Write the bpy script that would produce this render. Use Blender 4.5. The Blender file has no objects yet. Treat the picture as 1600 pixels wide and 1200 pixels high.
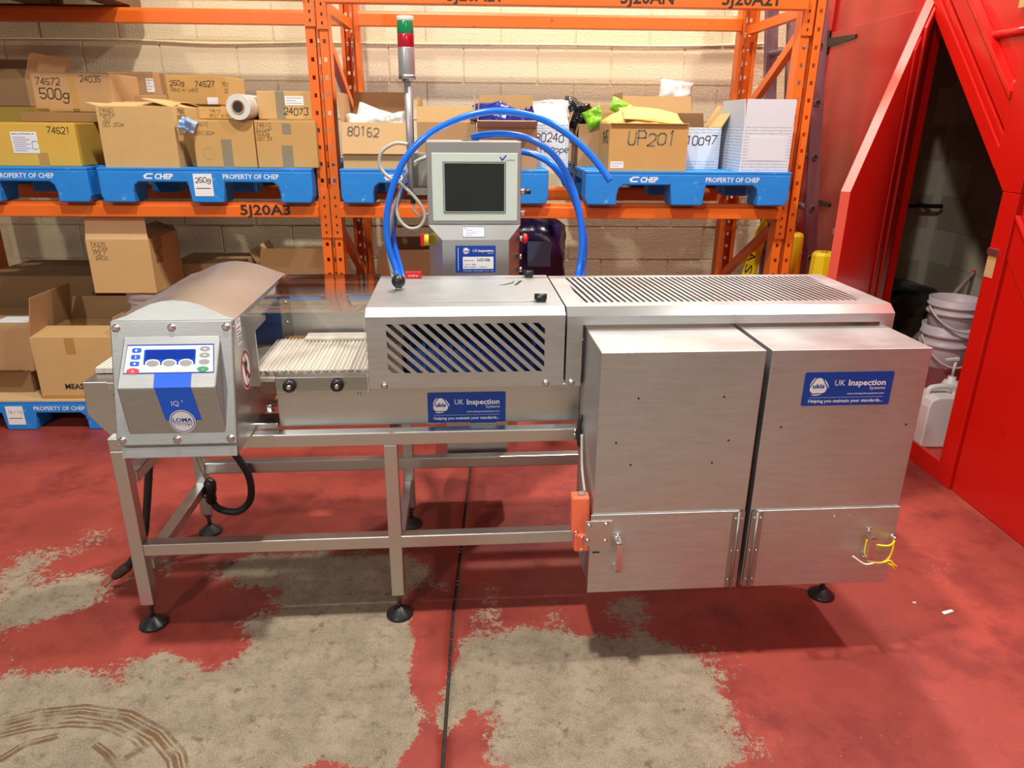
import bpy, bmesh, math, random
import numpy as np
from mathutils import Vector, Matrix, noise as mnoise
S = bpy.context.scene
C = S.collection
R = math.radians
rnd = random.Random(7)

# ------------------------------------------------------------------ camera
F_PX, PITCH, ROLL, YAW, CAM_Z = 1118.2, R(20.0166), R(0.5119), R(2.2585), 1.5
cp, sp, cb, sb = math.cos(PITCH), math.sin(PITCH), math.cos(YAW), math.sin(YAW)
fw = Vector((sb * cp, cb * cp, -sp)); up0 = Vector((sb * sp, cb * sp, cp)); r0 = Vector((cb, -sb, 0))
rr = r0 * math.cos(ROLL) + up0 * math.sin(ROLL); uu = -r0 * math.sin(ROLL) + up0 * math.cos(ROLL)
cd = bpy.data.cameras.new('camera'); cam = bpy.data.objects.new('camera', cd); C.objects.link(cam)
cd.sensor_width = 36; cd.lens = F_PX / 1600 * 36; cd.clip_start = .05
cam.matrix_world = Matrix(((rr.x, uu.x, -fw.x, 0), (rr.y, uu.y, -fw.y, 0), (rr.z, uu.z, -fw.z, CAM_Z), (0, 0, 0, 1)))
S.camera = cam
# ------------------------------------------------------------------ light
S.view_settings.view_transform = 'Standard'; S.view_settings.look = 'None'
S.view_settings.gamma = 1; S.view_settings.use_curve_mapping = False
S.view_settings.exposure = 0.0
wd = bpy.data.worlds.new('world'); S.world = wd; wd.use_nodes = True
bg = wd.node_tree.nodes['Background']; bg.inputs[0].default_value = (1.0, .975, .94, 1); bg.inputs[1].default_value = .23
def lamp(x, y, z, power, size=.32, col=(1, .95, .88)):
    l = bpy.data.lights.new('ceiling_or_fill_lamp', 'AREA'); l.shape = 'DISK'; l.size = size; l.energy = power; l.color = col
    o = bpy.data.objects.new('ceiling_or_fill_lamp', l); o.location = (x, y, z); C.objects.link(o); return o
lamp(-.55, 1.35, 5.0, 215, .25)
lamp(.95, 4.1, 4.7, 150, .2)
lamp(2.3, 1.7, 5.0, 140, .25)
# high-bay lamp further down the hall and an added fill, both tilted towards the rack
def aimed(x, y, z, e, tx, ty, tz, size):
    l_ = lamp(x, y, z, e, size); l_.rotation_euler = (Vector((tx, ty, tz)) - Vector((x, y, z))).to_track_quat('-Z', 'Y').to_euler()
aimed(-3.3, -4.4, 4.8, 170, .6, 3.5, 1.2, .3)
aimed(2.6, -6.0, 3.9, 50, .6, 3.5, 1.2, .5)  # unseen fill lamp, added to brighten the fronts

# ------------------------------------------------------------------ materials
def lin(c):
    c = c / 255; return c / 12.92 if c <= .04045 else ((c + .055) / 1.055) ** 2.4
def rgb(r, g, b): return (lin(r), lin(g), lin(b), 1)
def mul(c, k): return (c[0] * k, c[1] * k, c[2] * k, 1)
MATS = {}
def mat(name, col, rough=.5, metal=0, var=.12, scale=8, bump=0, bscale=60, stretch=None, rvar=0, spec=.5, coat=0, wear=None, wsc=9, wth=.62):
    """procedural surface: base colour varied by noise, optional bump, brushed stretch, worn-through second colour"""
    if name in MATS: return MATS[name]
    m = bpy.data.materials.new(name); m.use_nodes = True; nt = m.node_tree; N = nt.nodes; L = nt.links
    p = N['Principled BSDF']; p.inputs['Roughness'].default_value = rough; p.inputs['Metallic'].default_value = metal
    p.inputs['Specular IOR Level'].default_value = spec
    if coat: p.inputs['Coat Weight'].default_value = coat; p.inputs['Coat Roughness'].default_value = .12
    tc = N.new('ShaderNodeTexCoord'); mp = N.new('ShaderNodeMapping'); L.new(tc.outputs['Object'], mp.inputs[0])
    if stretch: mp.inputs['Scale'].default_value = stretch
    n = N.new('ShaderNodeTexNoise'); n.inputs['Scale'].default_value = scale; n.inputs['Detail'].default_value = 5
    L.new(mp.outputs[0], n.inputs['Vector'])
    mx = N.new('ShaderNodeMix'); mx.data_type = 'RGBA'
    mx.inputs[6].default_value = mul(col, 1 - var); mx.inputs[7].default_value = mul(col, 1 + var)
    L.new(n.outputs['Fac'], mx.inputs[0]); out = mx.outputs[2]
    if wear:
        n2 = N.new('ShaderNodeTexNoise'); n2.inputs['Scale'].default_value = wsc; n2.inputs['Detail'].default_value = 8; n2.inputs['Roughness'].default_value = .7
        L.new(tc.outputs['Object'], n2.inputs['Vector'])
        rp = N.new('ShaderNodeValToRGB'); rp.color_ramp.elements[0].position = wth; rp.color_ramp.elements[1].position = wth + .05
        L.new(n2.outputs['Fac'], rp.inputs[0]); m2 = N.new('ShaderNodeMix'); m2.data_type = 'RGBA'
        L.new(rp.outputs[0], m2.inputs[0]); L.new(out, m2.inputs[6]); m2.inputs[7].default_value = wear; out = m2.outputs[2]
    L.new(out, p.inputs['Base Color'])
    if rvar:
        n3 = N.new('ShaderNodeTexNoise'); n3.inputs['Scale'].default_value = 5; n3.inputs['Detail'].default_value = 6
        L.new(tc.outputs['Object'], n3.inputs['Vector'])
        mr = N.new('ShaderNodeMapRange'); mr.inputs[3].default_value = rough - rvar; mr.inputs[4].default_value = rough + rvar
        L.new(n3.outputs['Fac'], mr.inputs[0]); L.new(mr.outputs[0], p.inputs['Roughness'])
    if bump:
        n4 = N.new('ShaderNodeTexNoise'); n4.inputs['Scale'].default_value = bscale; n4.inputs['Detail'].default_value = 6
        L.new(mp.outputs[0], n4.inputs['Vector'])
        b = N.new('ShaderNodeBump'); b.inputs['Strength'].default_value = bump; b.inputs['Distance'].default_value = .01
        L.new(n4.outputs['Fac'], b.inputs['Height']); L.new(b.outputs[0], p.inputs['Normal'])
    MATS[name] = m; return m

STEEL = mat('brushed_steel', (.61, .605, .59, 1), .34, 1, .07, 30, .05, 40, (2, 60, 60), .07)
STEELV = mat('brushed_steel_upright', (.61, .605, .59, 1), .36, 1, .07, 30, .05, 40, (60, 60, 2), .06)
STEELM = mat('matt_steel_sheet', (.60, .605, .60, 1), .45, 1, .15, 4, .05, 24, (3, 10, 20), .13)
STEELH = mat('dimmed_satin_steel', (.46, .47, .465, 1), .50, 1, .12, 4, .05, 24, (3, 10, 20), .08)  # darkened copy of the sheet steel, for faces the lamps overlight
STEELP = mat('polished_steel', (.68, .66, .63, 1), .20, 1, .05, 20)
STEELD = mat('dull_steel', (.40, .385, .365, 1), .42, 1, .08, 20)
BLK = mat('black_plastic', (.012, .012, .013, 1), .35)
RUB = mat('black_rubber', (.02, .02, .02, 1), .55)
INK = mat('black_ink', (.02, .018, .016, 1), .6)
INKB = mat('faded_ink', (.16, .15, .14, 1), .7)
INKG = mat('pale_grey_print', rgb(150, 168, 190), .6)
WHT = mat('white_print', (.85, .86, .88, 1), .5, var=.02)
PAPER = mat('white_paper', (.80, .80, .79, 1), .6, var=.04)
GREYP = mat('grey_print', (.30, .31, .34, 1), .6)
ORANGE = mat('orange_rack_paint', rgb(226, 106, 28), .38, 0, .14, 6, wear=rgb(150, 62, 26), wsc=14, wth=.66)
BLUE = mat('blue_pallet_paint', rgb(26, 130, 216), .55, 0, .16, 7, .15, 30, wear=rgb(110, 165, 210), wsc=16, wth=.61)
STICK = mat('blue_sticker', rgb(8, 62, 160), .35, var=.03)
STICKL = mat('bright_blue_sticker', rgb(20, 92, 220), .35, var=.03)
HOSE = mat('blue_air_hose', rgb(10, 110, 232), .22, coat=.4, var=.04)
GREYC = mat('pale_grey_cable', rgb(178, 176, 166), .45, var=.05)
RED = mat('red_door_paint', rgb(200, 22, 12), .30, 0, .14, 2.5, coat=.25, wear=rgb(150, 22, 14), wsc=5, wth=.67)
REDD = mat('red_panel_paint', rgb(176, 30, 26), .25, 0, .10, 2, coat=.3)
REDE = mat('red_plywood_edge', rgb(226, 84, 66), .5, 0, .10, 10)
CREAM = mat('cream_painted_block', rgb(224, 207, 170), .75, 0, .08, 5, .3, 90, wear=rgb(196, 172, 130), wsc=6, wth=.63)
MORT = mat('cream_painted_mortar', rgb(216, 197, 158), .8, 0, .1, 9, .4, 60)
RAW = mat('bare_grey_block', rgb(182, 170, 146), .85, 0, .1, 9, .4, 60)
RAWM = mat('bare_mortar', rgb(205, 198, 180), .85, 0, .1, 9, .3, 60)
def kraft(n, r, g, b): return mat('cardboard_' + n, rgb(r, g, b), .75, 0, .07, 9, .04, 90)
KTAN = kraft('tan', 198, 160, 104); KBRN = kraft('brown', 176, 136, 92); KYEL = kraft('yellow', 204, 164, 66)
KLT = kraft('pale', 212, 176, 124); KGLD = kraft('golden', 194, 152, 88); KDRK = kraft('dark', 138, 104, 66)
KWHT = mat('white_carton_board', rgb(212, 218, 224), .6, 0, .03, 6)
TAPE = mat('brown_parcel_tape', rgb(176, 134, 74), .3, var=.08, coat=.3)
TAPEG = mat('grey_tape', rgb(140, 128, 104), .35)
YEL = mat('yellow_plastic', rgb(240, 212, 30), .4, var=.06)
SAFE = mat('safety_orange_plastic', rgb(250, 118, 82), .4, var=.08, wear=rgb(230, 60, 20), wsc=16)
REDP = mat('red_plastic', rgb(206, 30, 34), .35)
GRNL = mat('green_lens', rgb(14, 132, 78), .2, coat=.3, var=.05)
REDL = mat('red_lens', rgb(176, 18, 40), .2, coat=.3, var=.05)
LITE = mat('pale_lens_cap', rgb(232, 226, 210), .4)
ALU = mat('silver_housing', rgb(176, 176, 176), .38, .6, .04)
PANEL = mat('pale_green_panel', rgb(196, 208, 198), .35, var=.02)
SCREEN = mat('dark_screen', (.018, .022, .02, 1), .22, var=.2, scale=3)
BELT = mat('white_belt_plastic', rgb(226, 218, 204), .45, var=.06)
BELTG = mat('grey_belt_gap', rgb(150, 142, 130), .6)
BBELT = mat('blue_belt_plastic', rgb(24, 70, 160), .4)
LCD = mat('blue_lcd', rgb(14, 70, 190), .2, var=.08)
BTN = mat('grey_key', rgb(150, 150, 152), .4)
GRNK = mat('green_key', rgb(60, 150, 96), .4)
REDK = mat('red_key', rgb(206, 60, 84), .4)
BAGW = mat('white_plastic_bag', rgb(206, 202, 194), .3, var=.1, scale=14, bump=.3, bscale=25)
BAGB = mat('dark_blue_plastic', rgb(26, 34, 120), .22, var=.25, scale=10, bump=.25, bscale=20)
BAGP = mat('purple_film', rgb(44, 28, 72), .25, var=.3, scale=6, bump=.4, bscale=14)
BAGK = mat('black_plastic_bag', rgb(26, 26, 28), .25, var=.2, bump=.3, bscale=25)
BAGG = mat('lime_plastic', rgb(140, 212, 40), .35, var=.1)
BAGM = mat('brown_paper_bag', rgb(206, 172, 98), .7, var=.08, bump=.1, bscale=20)
FILM = mat('clear_film_roll', rgb(214, 214, 208), .25, var=.05, coat=.3)
TISS = mat('blue_tissue', rgb(156, 184, 224), .8)
LADD = mat('ladder_aluminium', rgb(150, 132, 138), .4, .6, .12, 6, .1, 20)
LADD2 = mat('weathered_ladder_stile', rgb(128, 92, 100), .5, .2, .15, 6, .1, 20)
TUBW = mat('white_tub_plastic', rgb(214, 210, 206), .4, var=.05)
TUBP = mat('dusty_bucket_plastic', rgb(196, 180, 184), .45, var=.08)
WOODP = mat('plywood_sheet', rgb(206, 172, 124), .7, var=.1, stretch=(2, 20, 20))
WOODD = mat('dark_pallet_wood', rgb(120, 88, 56), .8, var=.15)
DIRT_SHADE = mat('joint_dirt_and_hole_shade', rgb(52, 44, 38), .95, var=.3, scale=60)  # dirt in the floor joint; also painted shade for hollow ends

def glassy():
    m = bpy.data.materials.new('clear_polycarbonate'); m.use_nodes = True; nt = m.node_tree; N = nt.nodes; L = nt.links
    N.remove(N['Principled BSDF'])
    t = N.new('ShaderNodeBsdfTransparent'); t.inputs[0].default_value = (.92, .91, .90, 1)
    g = N.new('ShaderNodeBsdfGlossy'); g.inputs['Roughness'].default_value = .035; g.inputs[0].default_value = (.95, .95, .97, 1)
    f = N.new('ShaderNodeFresnel'); f.inputs[0].default_value = 1.6
    x = N.new('ShaderNodeMixShader'); L.new(f.outputs[0], x.inputs[0]); L.new(t.outputs[0], x.inputs[1]); L.new(g.outputs[0], x.inputs[2])
    L.new(x.outputs[0], N['Material Output'].inputs[0]); return m
GLASS = glassy()

def floor_mat():
    m = bpy.data.materials.new('worn_red_floor'); m.use_nodes = True; nt = m.node_tree; N = nt.nodes; L = nt.links
    p = N['Principled BSDF']; tc = N.new('ShaderNodeTexCoord'); at = N.new('ShaderNodeAttribute'); at.attribute_name = 'wear'
    def noise(s, d=8, r=.65):
        n = N.new('ShaderNodeTexNoise'); n.inputs['Scale'].default_value = s; n.inputs['Detail'].default_value = d; n.inputs['Roughness'].default_value = r
        L.new(tc.outputs['Object'], n.inputs['Vector']); return n.outputs['Fac']
    def math_(op, a, b):
        n = N.new('ShaderNodeMath'); n.operation = op
        for i, v in enumerate((a, b)):
            if isinstance(v, float): n.inputs[i].default_value = v
            else: L.new(v, n.inputs[i])
        return n.outputs[0]
    def ramp(v, a, b):
        r = N.new('ShaderNodeMapRange'); r.clamp = True; L.new(v, r.inputs[0]); r.inputs[1].default_value = a; r.inputs[2].default_value = b; return r.outputs[0]
    def mix(f, a, b):
        x = N.new('ShaderNodeMix'); x.data_type = 'RGBA'; L.new(f, x.inputs[0])
        for i, v in ((6, a), (7, b)):
            if isinstance(v, tuple): x.inputs[i].default_value = v
            else: L.new(v, x.inputs[i])
        return x.outputs[2]
    big = noise(4.5, 10, .68); fine = noise(55, 6, .7); grit = noise(260, 3, .6)
    red = mix(ramp(noise(2.2, 6), .3, .7), rgb(132, 52, 44), rgb(158, 64, 52))
    red = mix(ramp(noise(3.3, 9, .7), .48, .62), red, rgb(122, 44, 38))
    red = mix(ramp(fine, .62, .74), red, rgb(176, 96, 78))
    red = mix(ramp(noise(7, 3), .70, .74), red, rgb(120, 30, 26))
    con = mix(ramp(noise(9, 8), .35, .65), rgb(118, 105, 87), rgb(146, 132, 111))
    con = mix(ramp(grit, .50, .75), con, rgb(176, 164, 142))
    con = mix(ramp(noise(28, 9, .75), .50, .68), con, rgb(108, 96, 80))
    con = mix(ramp(noise(14, 4), .62, .70), con, rgb(102, 88, 70))
    k = math_('ADD', at.outputs['Fac'], math_('MULTIPLY', math_('SUBTRACT', big, .5), 1.7))
    k = math_('ADD', k, math_('MULTIPLY', math_('SUBTRACT', fine, .5), 1.3))
    k = math_('ADD', k, math_('MULTIPLY', math_('SUBTRACT', grit, .5), .5))
    L.new(mix(ramp(k, .40, .52), red, con), p.inputs['Base Color'])
    L.new(ramp(math_('ADD', ramp(k, .40, .52), math_('MULTIPLY', big, .4)), -.9, 1.3), p.inputs['Roughness'])
    b = N.new('ShaderNodeBump'); b.inputs['Strength'].default_value = .12; b.inputs['Distance'].default_value = .004
    L.new(fine, b.inputs['Height']); L.new(b.outputs[0], p.inputs['Normal'])
    return m
FLOORM = floor_mat()

# ------------------------------------------------------------------ mesh builder
def V(*a): return Vector(a)
class MB:
    def __init__(s): s.v = []; s.f = []; s.sm = []
    def add(s, vs, fs, smooth=False):
        n = len(s.v); s.v += [tuple(v) for v in vs]; s.f += [tuple(i + n for i in f) for f in fs]; s.sm += [smooth] * len(fs); return s
    def box(s, x0, x1, y0, y1, z0, z1):
        vs = [(x, y, z) for x in (x0, x1) for y in (y0, y1) for z in (z0, z1)]
        return s.add(vs, [(0, 1, 3, 2), (4, 6, 7, 5), (0, 4, 5, 1), (2, 3, 7, 6), (0, 2, 6, 4), (1, 5, 7, 3)])
    def hexa(s, b, t):  # bottom quad, top quad
        return s.add(list(b) + list(t), [(3, 2, 1, 0), (4, 5, 6, 7)] + [(i, (i + 1) % 4, 4 + (i + 1) % 4, 4 + i) for i in range(4)])
    def prism(s, poly, fn, d0, d1, smooth=False):  # poly 2D, fn(u,v,d)->point
        n = len(poly); vs = [fn(u, v, d0) for u, v in poly] + [fn(u, v, d1) for u, v in poly]
        s.add(vs, [tuple(range(n))[::-1], tuple(range(n, 2 * n))])
        b = len(s.v) - 2 * n
        for i in range(n): s.f.append((b + i, b + (i + 1) % n, b + n + (i + 1) % n, b + n + i)); s.sm.append(smooth)
        return s
    def px(s, poly, x0, x1, **k): return s.prism(poly, lambda u, v, d: (d, u, v), x0, x1, **k)
    def py(s, poly, y0, y1, **k): return s.prism(poly, lambda u, v, d: (u, d, v), y0, y1, **k)
    def pz(s, poly, z0, z1, **k): return s.prism(poly, lambda u, v, d: (u, v, d), z0, z1, **k)
    def beam(s, a, b, w, h, upv=(0, 0, 1)):
        a, b = Vector(a), Vector(b); d = (b - a).normalized(); x = d.cross(Vector(upv))
        if x.length < 1e-4: x = d.cross(Vector((1, 0, 0)))
        x.normalize(); y = x.cross(d)
        q = lambda p: [p - x * w / 2 - y * h / 2, p + x * w / 2 - y * h / 2, p + x * w / 2 + y * h / 2, p - x * w / 2 + y * h / 2]
        return s.hexa(q(a), q(b))
    def rings(s, rings, cap=True, smooth=True):
        n = len(rings[0]); b = len(s.v)
        for r in rings: s.v += [tuple(p) for p in r]
        for k in range(len(rings) - 1):
            for i in range(n):
                j = (i + 1) % n; s.f.append((b + k * n + i, b + k * n + j, b + (k + 1) * n + j, b + (k + 1) * n + i)); s.sm.append(smooth)
        if cap:
            s.f.append(tuple(b + i for i in range(n))[::-1]); s.sm.append(False)
            e = b + (len(rings) - 1) * n; s.f.append(tuple(e + i for i in range(n))); s.sm.append(False)
        return s
    def cyl(s, a, b, r, r2=None, n=16, cap=True):
        return s.lathe([(r, 0), (r if r2 is None else r2, (Vector(b) - Vector(a)).length)], a, Vector(b) - Vector(a), n, cap)
    def lathe(s, prof, o, ax=(0, 0, 1), n=20, cap=True):
        o = Vector(o); ax = Vector(ax).normalized(); x = ax.orthogonal().normalized(); y = ax.cross(x)
        return s.rings([[o + ax * h + (x * math.cos(2 * math.pi * i / n) + y * math.sin(2 * math.pi * i / n)) * r for i in range(n)] for r, h in prof], cap)
    def tube(s, pts, r, n=10, sub=6, rough=0):
        P = [Vector(p) for p in pts]
        if sub > 1 and len(P) > 2:
            Q = []
            for i in range(len(P) - 1):
                p0, p1, p2, p3 = P[max(i - 1, 0)], P[i], P[i + 1], P[min(i + 2, len(P) - 1)]
                for k in range(sub):
                    t = k / sub
                    Q.append(.5 * ((2 * p1) + (p2 - p0) * t + (2 * p0 - 5 * p1 + 4 * p2 - p3) * t * t + (3 * p1 - p0 - 3 * p2 + p3) * t ** 3))
            P = Q + [P[-1]]
        x = None; rg = []
        for i, p in enumerate(P):
            d = (P[min(i + 1, len(P) - 1)] - P[max(i - 1, 0)]).normalized()
            x = d.orthogonal().normalized() if x is None else (x - d * x.dot(d)).normalized()
            y = d.cross(x); q = r * (1 + rough * (1 if i % 2 else -1))
            rg.append([p + (x * math.cos(2 * math.pi * k / n) + y * math.sin(2 * math.pi * k / n)) * q for k in range(n)])
        return s.rings(rg)
    def mesh(s, name, m):
        me = bpy.data.meshes.new(name); me.from_pydata(s.v, [], s.f); me.update()
        for p, k in zip(me.polygons, s.sm): p.use_smooth = k
        bm = bmesh.new(); bm.from_mesh(me); bmesh.ops.recalc_face_normals(bm, faces=bm.faces); bm.to_mesh(me); bm.free()
        me.materials.append(m); return me
    def build(s, name, m, parent=None, bevel=0, loc=None, rot=None, seg=2):
        o = bpy.data.objects.new(name, s.mesh(name, m)); C.objects.link(o)
        if parent: o.parent = parent
        if loc: o.location = loc
        if rot: o.rotation_euler = rot
        if bevel:
            b = o.modifiers.new('bevel', 'BEVEL'); b.width = bevel; b.segments = seg; b.limit_method = 'ANGLE'; b.angle_limit = R(35)
        return o
def thing(name, label, cat, loc=(0, 0, 0), rz=0, group=None, rot=None):
    o = bpy.data.objects.new(name, None); C.objects.link(o); o.empty_display_size = .05
    o.location = loc; o.rotation_euler = rot or (0, 0, rz); o['label'] = label; o['category'] = cat
    if group: o['group'] = group
    return o
def tag(o, label, cat, group=None):
    o['label'] = label; o['category'] = cat
    if group: o['group'] = group
    return o
def struct(o): o['kind'] = 'structure'; return o
def rep(o, name=None, loc=None, rot=None, parent=None):
    c = o.copy(); C.objects.link(c)
    if parent: c.parent = parent
    if loc: c.location = loc
    if rot: c.rotation_euler = rot
    return c
# ------------------------------------------------------------------ writing
GL = {'0': '103041453616050110', '1': '152620', '2': '05163645430040', '3': '0616464533|33424130100 1', '4': '3036024 2', '5': '4606033342413010 01', '6': '361605011030414233 03', '7': '064610', '8': '133304051636454433|1302011030414233', '9': '443313040516364530',
      'A': '002640|1232', 'B': '0006364533|0333424130 00', 'C': '4536160501103041', 'D': '00062644423000', 'E': '46060040|0333', 'F': '460600|0333', 'G': '4536160501103041432 3', 'I': '2026', 'K': '0006|460340', 'L': '060040', 'M': '0006234640', 'N': '00064046',
      'O': '103041453616050110', 'P': '000636454333 03', 'R': '00063645433303|2340', 'S': '4536160504134241301001', 'T': '0646|2620', 'U': '060110304146', 'V': '062046', 'W': '0610233046', 'X': '0046|0640', 'Y': '062346|2320', 'Z': '06460040',
      'a': '4434140301103041|4440', 'd': '4640|413010010314344 3', 'e': '024243341403011030', 'f': '36261510|0434', 'g': '4536160504133344|4641301001', 'i': '2024|2526', 'k': '0006|340230', 'l': '2620', 'm': '0004|03142320|23344340', 'o': '103041433414030110',
      'p': '0600|0516364543331203', 'r': '0004|03143443', 's': '433414 031241301001', 't': '2620|0434', 'u': '0401103041|4440', 'v': '042044', 'x': '0044|0440', '.': '2021'}
GL = {k: v.replace(' ', '') for k, v in GL.items()}
def strokes(mb, text, o, xd, yd, size, w=None, seed=0, slant=.08):
    """marker-pen writing: thin ribbons a hair above the surface"""
    o, xd, yd = Vector(o), Vector(xd).normalized(), Vector(yd).normalized(); nn = xd.cross(yd) * .0008; w = w or size * .1
    if size < .022: w = min(w, size * .075)
    r = random.Random(seed + len(text)); cx = 0
    for ch in text:
        if ch == ' ': cx += .55; continue
        g = GL.get(ch, ''); k = 1 + r.uniform(-.12, .12); dy = r.uniform(-.08, .08)
        for pl in g.split('|'):
            pts = []
            for i in range(0, len(pl) - 1, 2):
                u, v = int(pl[i]) / 4 * .62, int(pl[i + 1]) / 6 - (.36 if ch in 'gp' else 0)
                pts.append((cx + (u + v * slant + r.uniform(-.03, .03)), v * k + dy))
            for (a, b), (c, d) in zip(pts, pts[1:]):
                t = Vector((c - a, d - b)); 
                if t.length < 1e-5: t = Vector((0, .05))
                t.normalize(); p = Vector((-t.y, t.x)) * (w / size / 2); e = t * (w / size * .3)
                q = [(a - e.x + p.x, b - e.y + p.y), (a - e.x - p.x, b - e.y - p.y), (c + e.x - p.x, d + e.y - p.y), (c + e.x + p.x, d + e.y + p.y)]
                mb.add([o + nn + xd * (x * size) + yd * (y * size) for x, y in q], [(0, 1, 2, 3)])
        cx += .82
    return mb
_fc = {}
def fontgeo(text, bold=0):
    k = (text, bold)
    if k not in _fc:
        cu = bpy.data.curves.new('lettering', 'FONT'); cu.body = text; cu.size = 1; cu.offset = bold; cu.resolution_u = 2
        ob = bpy.data.objects.new('lettering', cu); C.objects.link(ob); dg = bpy.context.evaluated_depsgraph_get(); dg.update()
        me = bpy.data.meshes.new_from_object(ob.evaluated_get(dg))
        vs = [v.co.copy() for v in me.vertices]; fs = [tuple(p.vertices) for p in me.polygons]
        bpy.data.objects.remove(ob); bpy.data.curves.remove(cu); bpy.data.meshes.remove(me)
        x0 = min((v.x for v in vs), default=0); x1 = max((v.x for v in vs), default=1)
        _fc[k] = ([(v.x - x0, v.y) for v in vs], fs, x1 - x0)
    return _fc[k]
def letter(mb, text, o, xd, yd, h, w=None, bold=0, eps=.0008, slant=0, right=False):
    """printed lettering; h = capital height, w = fitted width"""
    vs, fs, wd_ = fontgeo(text, bold); o, xd, yd = Vector(o), Vector(xd).normalized(), Vector(yd).normalized(); nn = xd.cross(yd) * eps
    sy = h / .72; sx = (w / wd_) if w else sy; off = -wd_ * sx if right else 0
    mb.add([o + nn + xd * (x * sx + off + y * sy * slant) + yd * (y * sy) for x, y in vs], fs); return mb
def flat(mb, poly, o, xd, yd, eps=0):
    o, xd, yd = Vector(o), Vector(xd).normalized(), Vector(yd).normalized(); nn = xd.cross(yd) * eps
    return mb.add([o + nn + xd * u + yd * v for u, v in poly], [tuple(range(len(poly)))])
def plate(poly, o, xd, yd, t):
    o, xd, yd = Vector(o), Vector(xd).normalized(), Vector(yd).normalized(); nn = xd.cross(yd)
    return MB().prism(poly, lambda u, v, d: o + xd * u + yd * v + nn * d, 0, t)
def rect(x0, x1, y0, y1): return [(x0, y0), (x1, y0), (x1, y1), (x0, y1)]
def rrect(x0, x1, y0, y1, r, n=4):
    P = []
    for cx, cy, a in ((x1 - r, y0 + r, -90), (x1 - r, y1 - r, 0), (x0 + r, y1 - r, 90), (x0 + r, y0 + r, 180)):
        P += [(cx + r * math.cos(R(a + 90 * i / n)), cy + r * math.sin(R(a + 90 * i / n))) for i in range(n + 1)]
    return P
def ell(cx, cy, a, b, n=20): return [(cx + a * math.cos(2 * math.pi * i / n), cy + b * math.sin(2 * math.pi * i / n)) for i in range(n)]
def clip(poly, x0, x1, y0, y1):
    for ax, lim, sg in ((0, x0, 1), (0, x1, -1), (1, y0, 1), (1, y1, -1)):
        out = []
        for i, p in enumerate(poly):
            q = poly[(i + 1) % len(poly)]; a, b = (p[ax] - lim) * sg, (q[ax] - lim) * sg
            if a >= 0: out.append(p)
            if (a < 0) != (b < 0): t = a / (a - b); out.append((p[0] + (q[0] - p[0]) * t, p[1] + (q[1] - p[1]) * t))
        poly = out
        if not poly: return []
    return poly

# ================================================================== SETTING
BACK_Y, SIDE_X = 4.75, 2.04
WEAR = [(-0.78, 1.5, 0.56, 0.13, 1), (-1.03, 1.41, 0.32, 0.12, 1), (-0.49, 1.56, 0.32, 0.14, 1), (-1.46, 2.0, 0.17, 0.17, 0.9), (-1.65, 2.18, 0.09, 0.11, 0.5), (-1.56, 2.38, 0.14, 0.1, 0.45), (-0.49, 2.15, 0.27, 0.15, 1), (-0.55, 1.82, 0.26, 0.15, 0.9), (-0.82, 2.2, 0.14, 0.1, 0.6), (-0.32, 1.82, 0.1, 0.18, 0.9), (-0.27, 1.45, 0.08, 0.1, 0.9), (0.07, 1.67, 0.13, 0.13, 0.9), (0.12, 1.44, 0.15, 0.12, 0.8), (0.41, 1.69, 0.23, 0.12, 1), (0.48, 1.95, 0.08, 0.08, 0.6), (0.55, 1.49, 0.16, 0.11, 0.6), (0.32, 1.43, 0.2, 0.12, 0.8), (-0.0, 1.93, 0.06, 0.13, 0.5), (0.19, 1.77, 0.12, 0.09, 0.7), (0.22, 2.02, 0.04, 0.18, 0.35), (0.45, 1.36, 0.2, 0.05, 0.6), (-1.11, 2.21, 0.2, 0.07, 0.35), (-0.06, 1.75, 0.05, 0.17, 0.4), (-0.95, 1.71, 0.11, 0.07, 0.6), (0.28, 2.8, 0.17, 0.07, 0.3), (-1.24, 1.6, 0.16, 0.12, 0.9), (-1.21, 1.87, 0.22, 0.08, -1), (-0.17, 1.6, 0.04, 0.3, -0.9), (-0.3, 1.53, 0.07, 0.05, -0.8), (-0.91, 1.95, 0.08, 0.08, -0.5), (-0.05, 1.44, 0.04, 0.1, -0.7), (-0.23, 1.94, 0.06, 0.1, -0.5), (0.03, 1.5, 0.04, 0.09, -0.5), (-0.81, 1.8, 0.09, 0.05, -0.6), (0.22, 1.8, 0.07, 0.06, -0.4)]
JX = lambda y: -.108 + (y - 1.93) * .034 if y > 1.93 else -.108 + (y - 1.93) * .004
def wear_at(x, y):
    w = np.zeros_like(x)
    for cx, cy, rx, ry, s in WEAR:
        d = ((x - cx) / (rx * 1.05)) ** 2 + ((y - cy) / (ry * 1.05)) ** 2; w = w + s * np.exp(-d ** 1.5 * .7)
    w = w + 1.1 * np.clip((1.12 - y) / .25, 0, 1)
    return np.clip(w, -.3, 1.1) * .9
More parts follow.
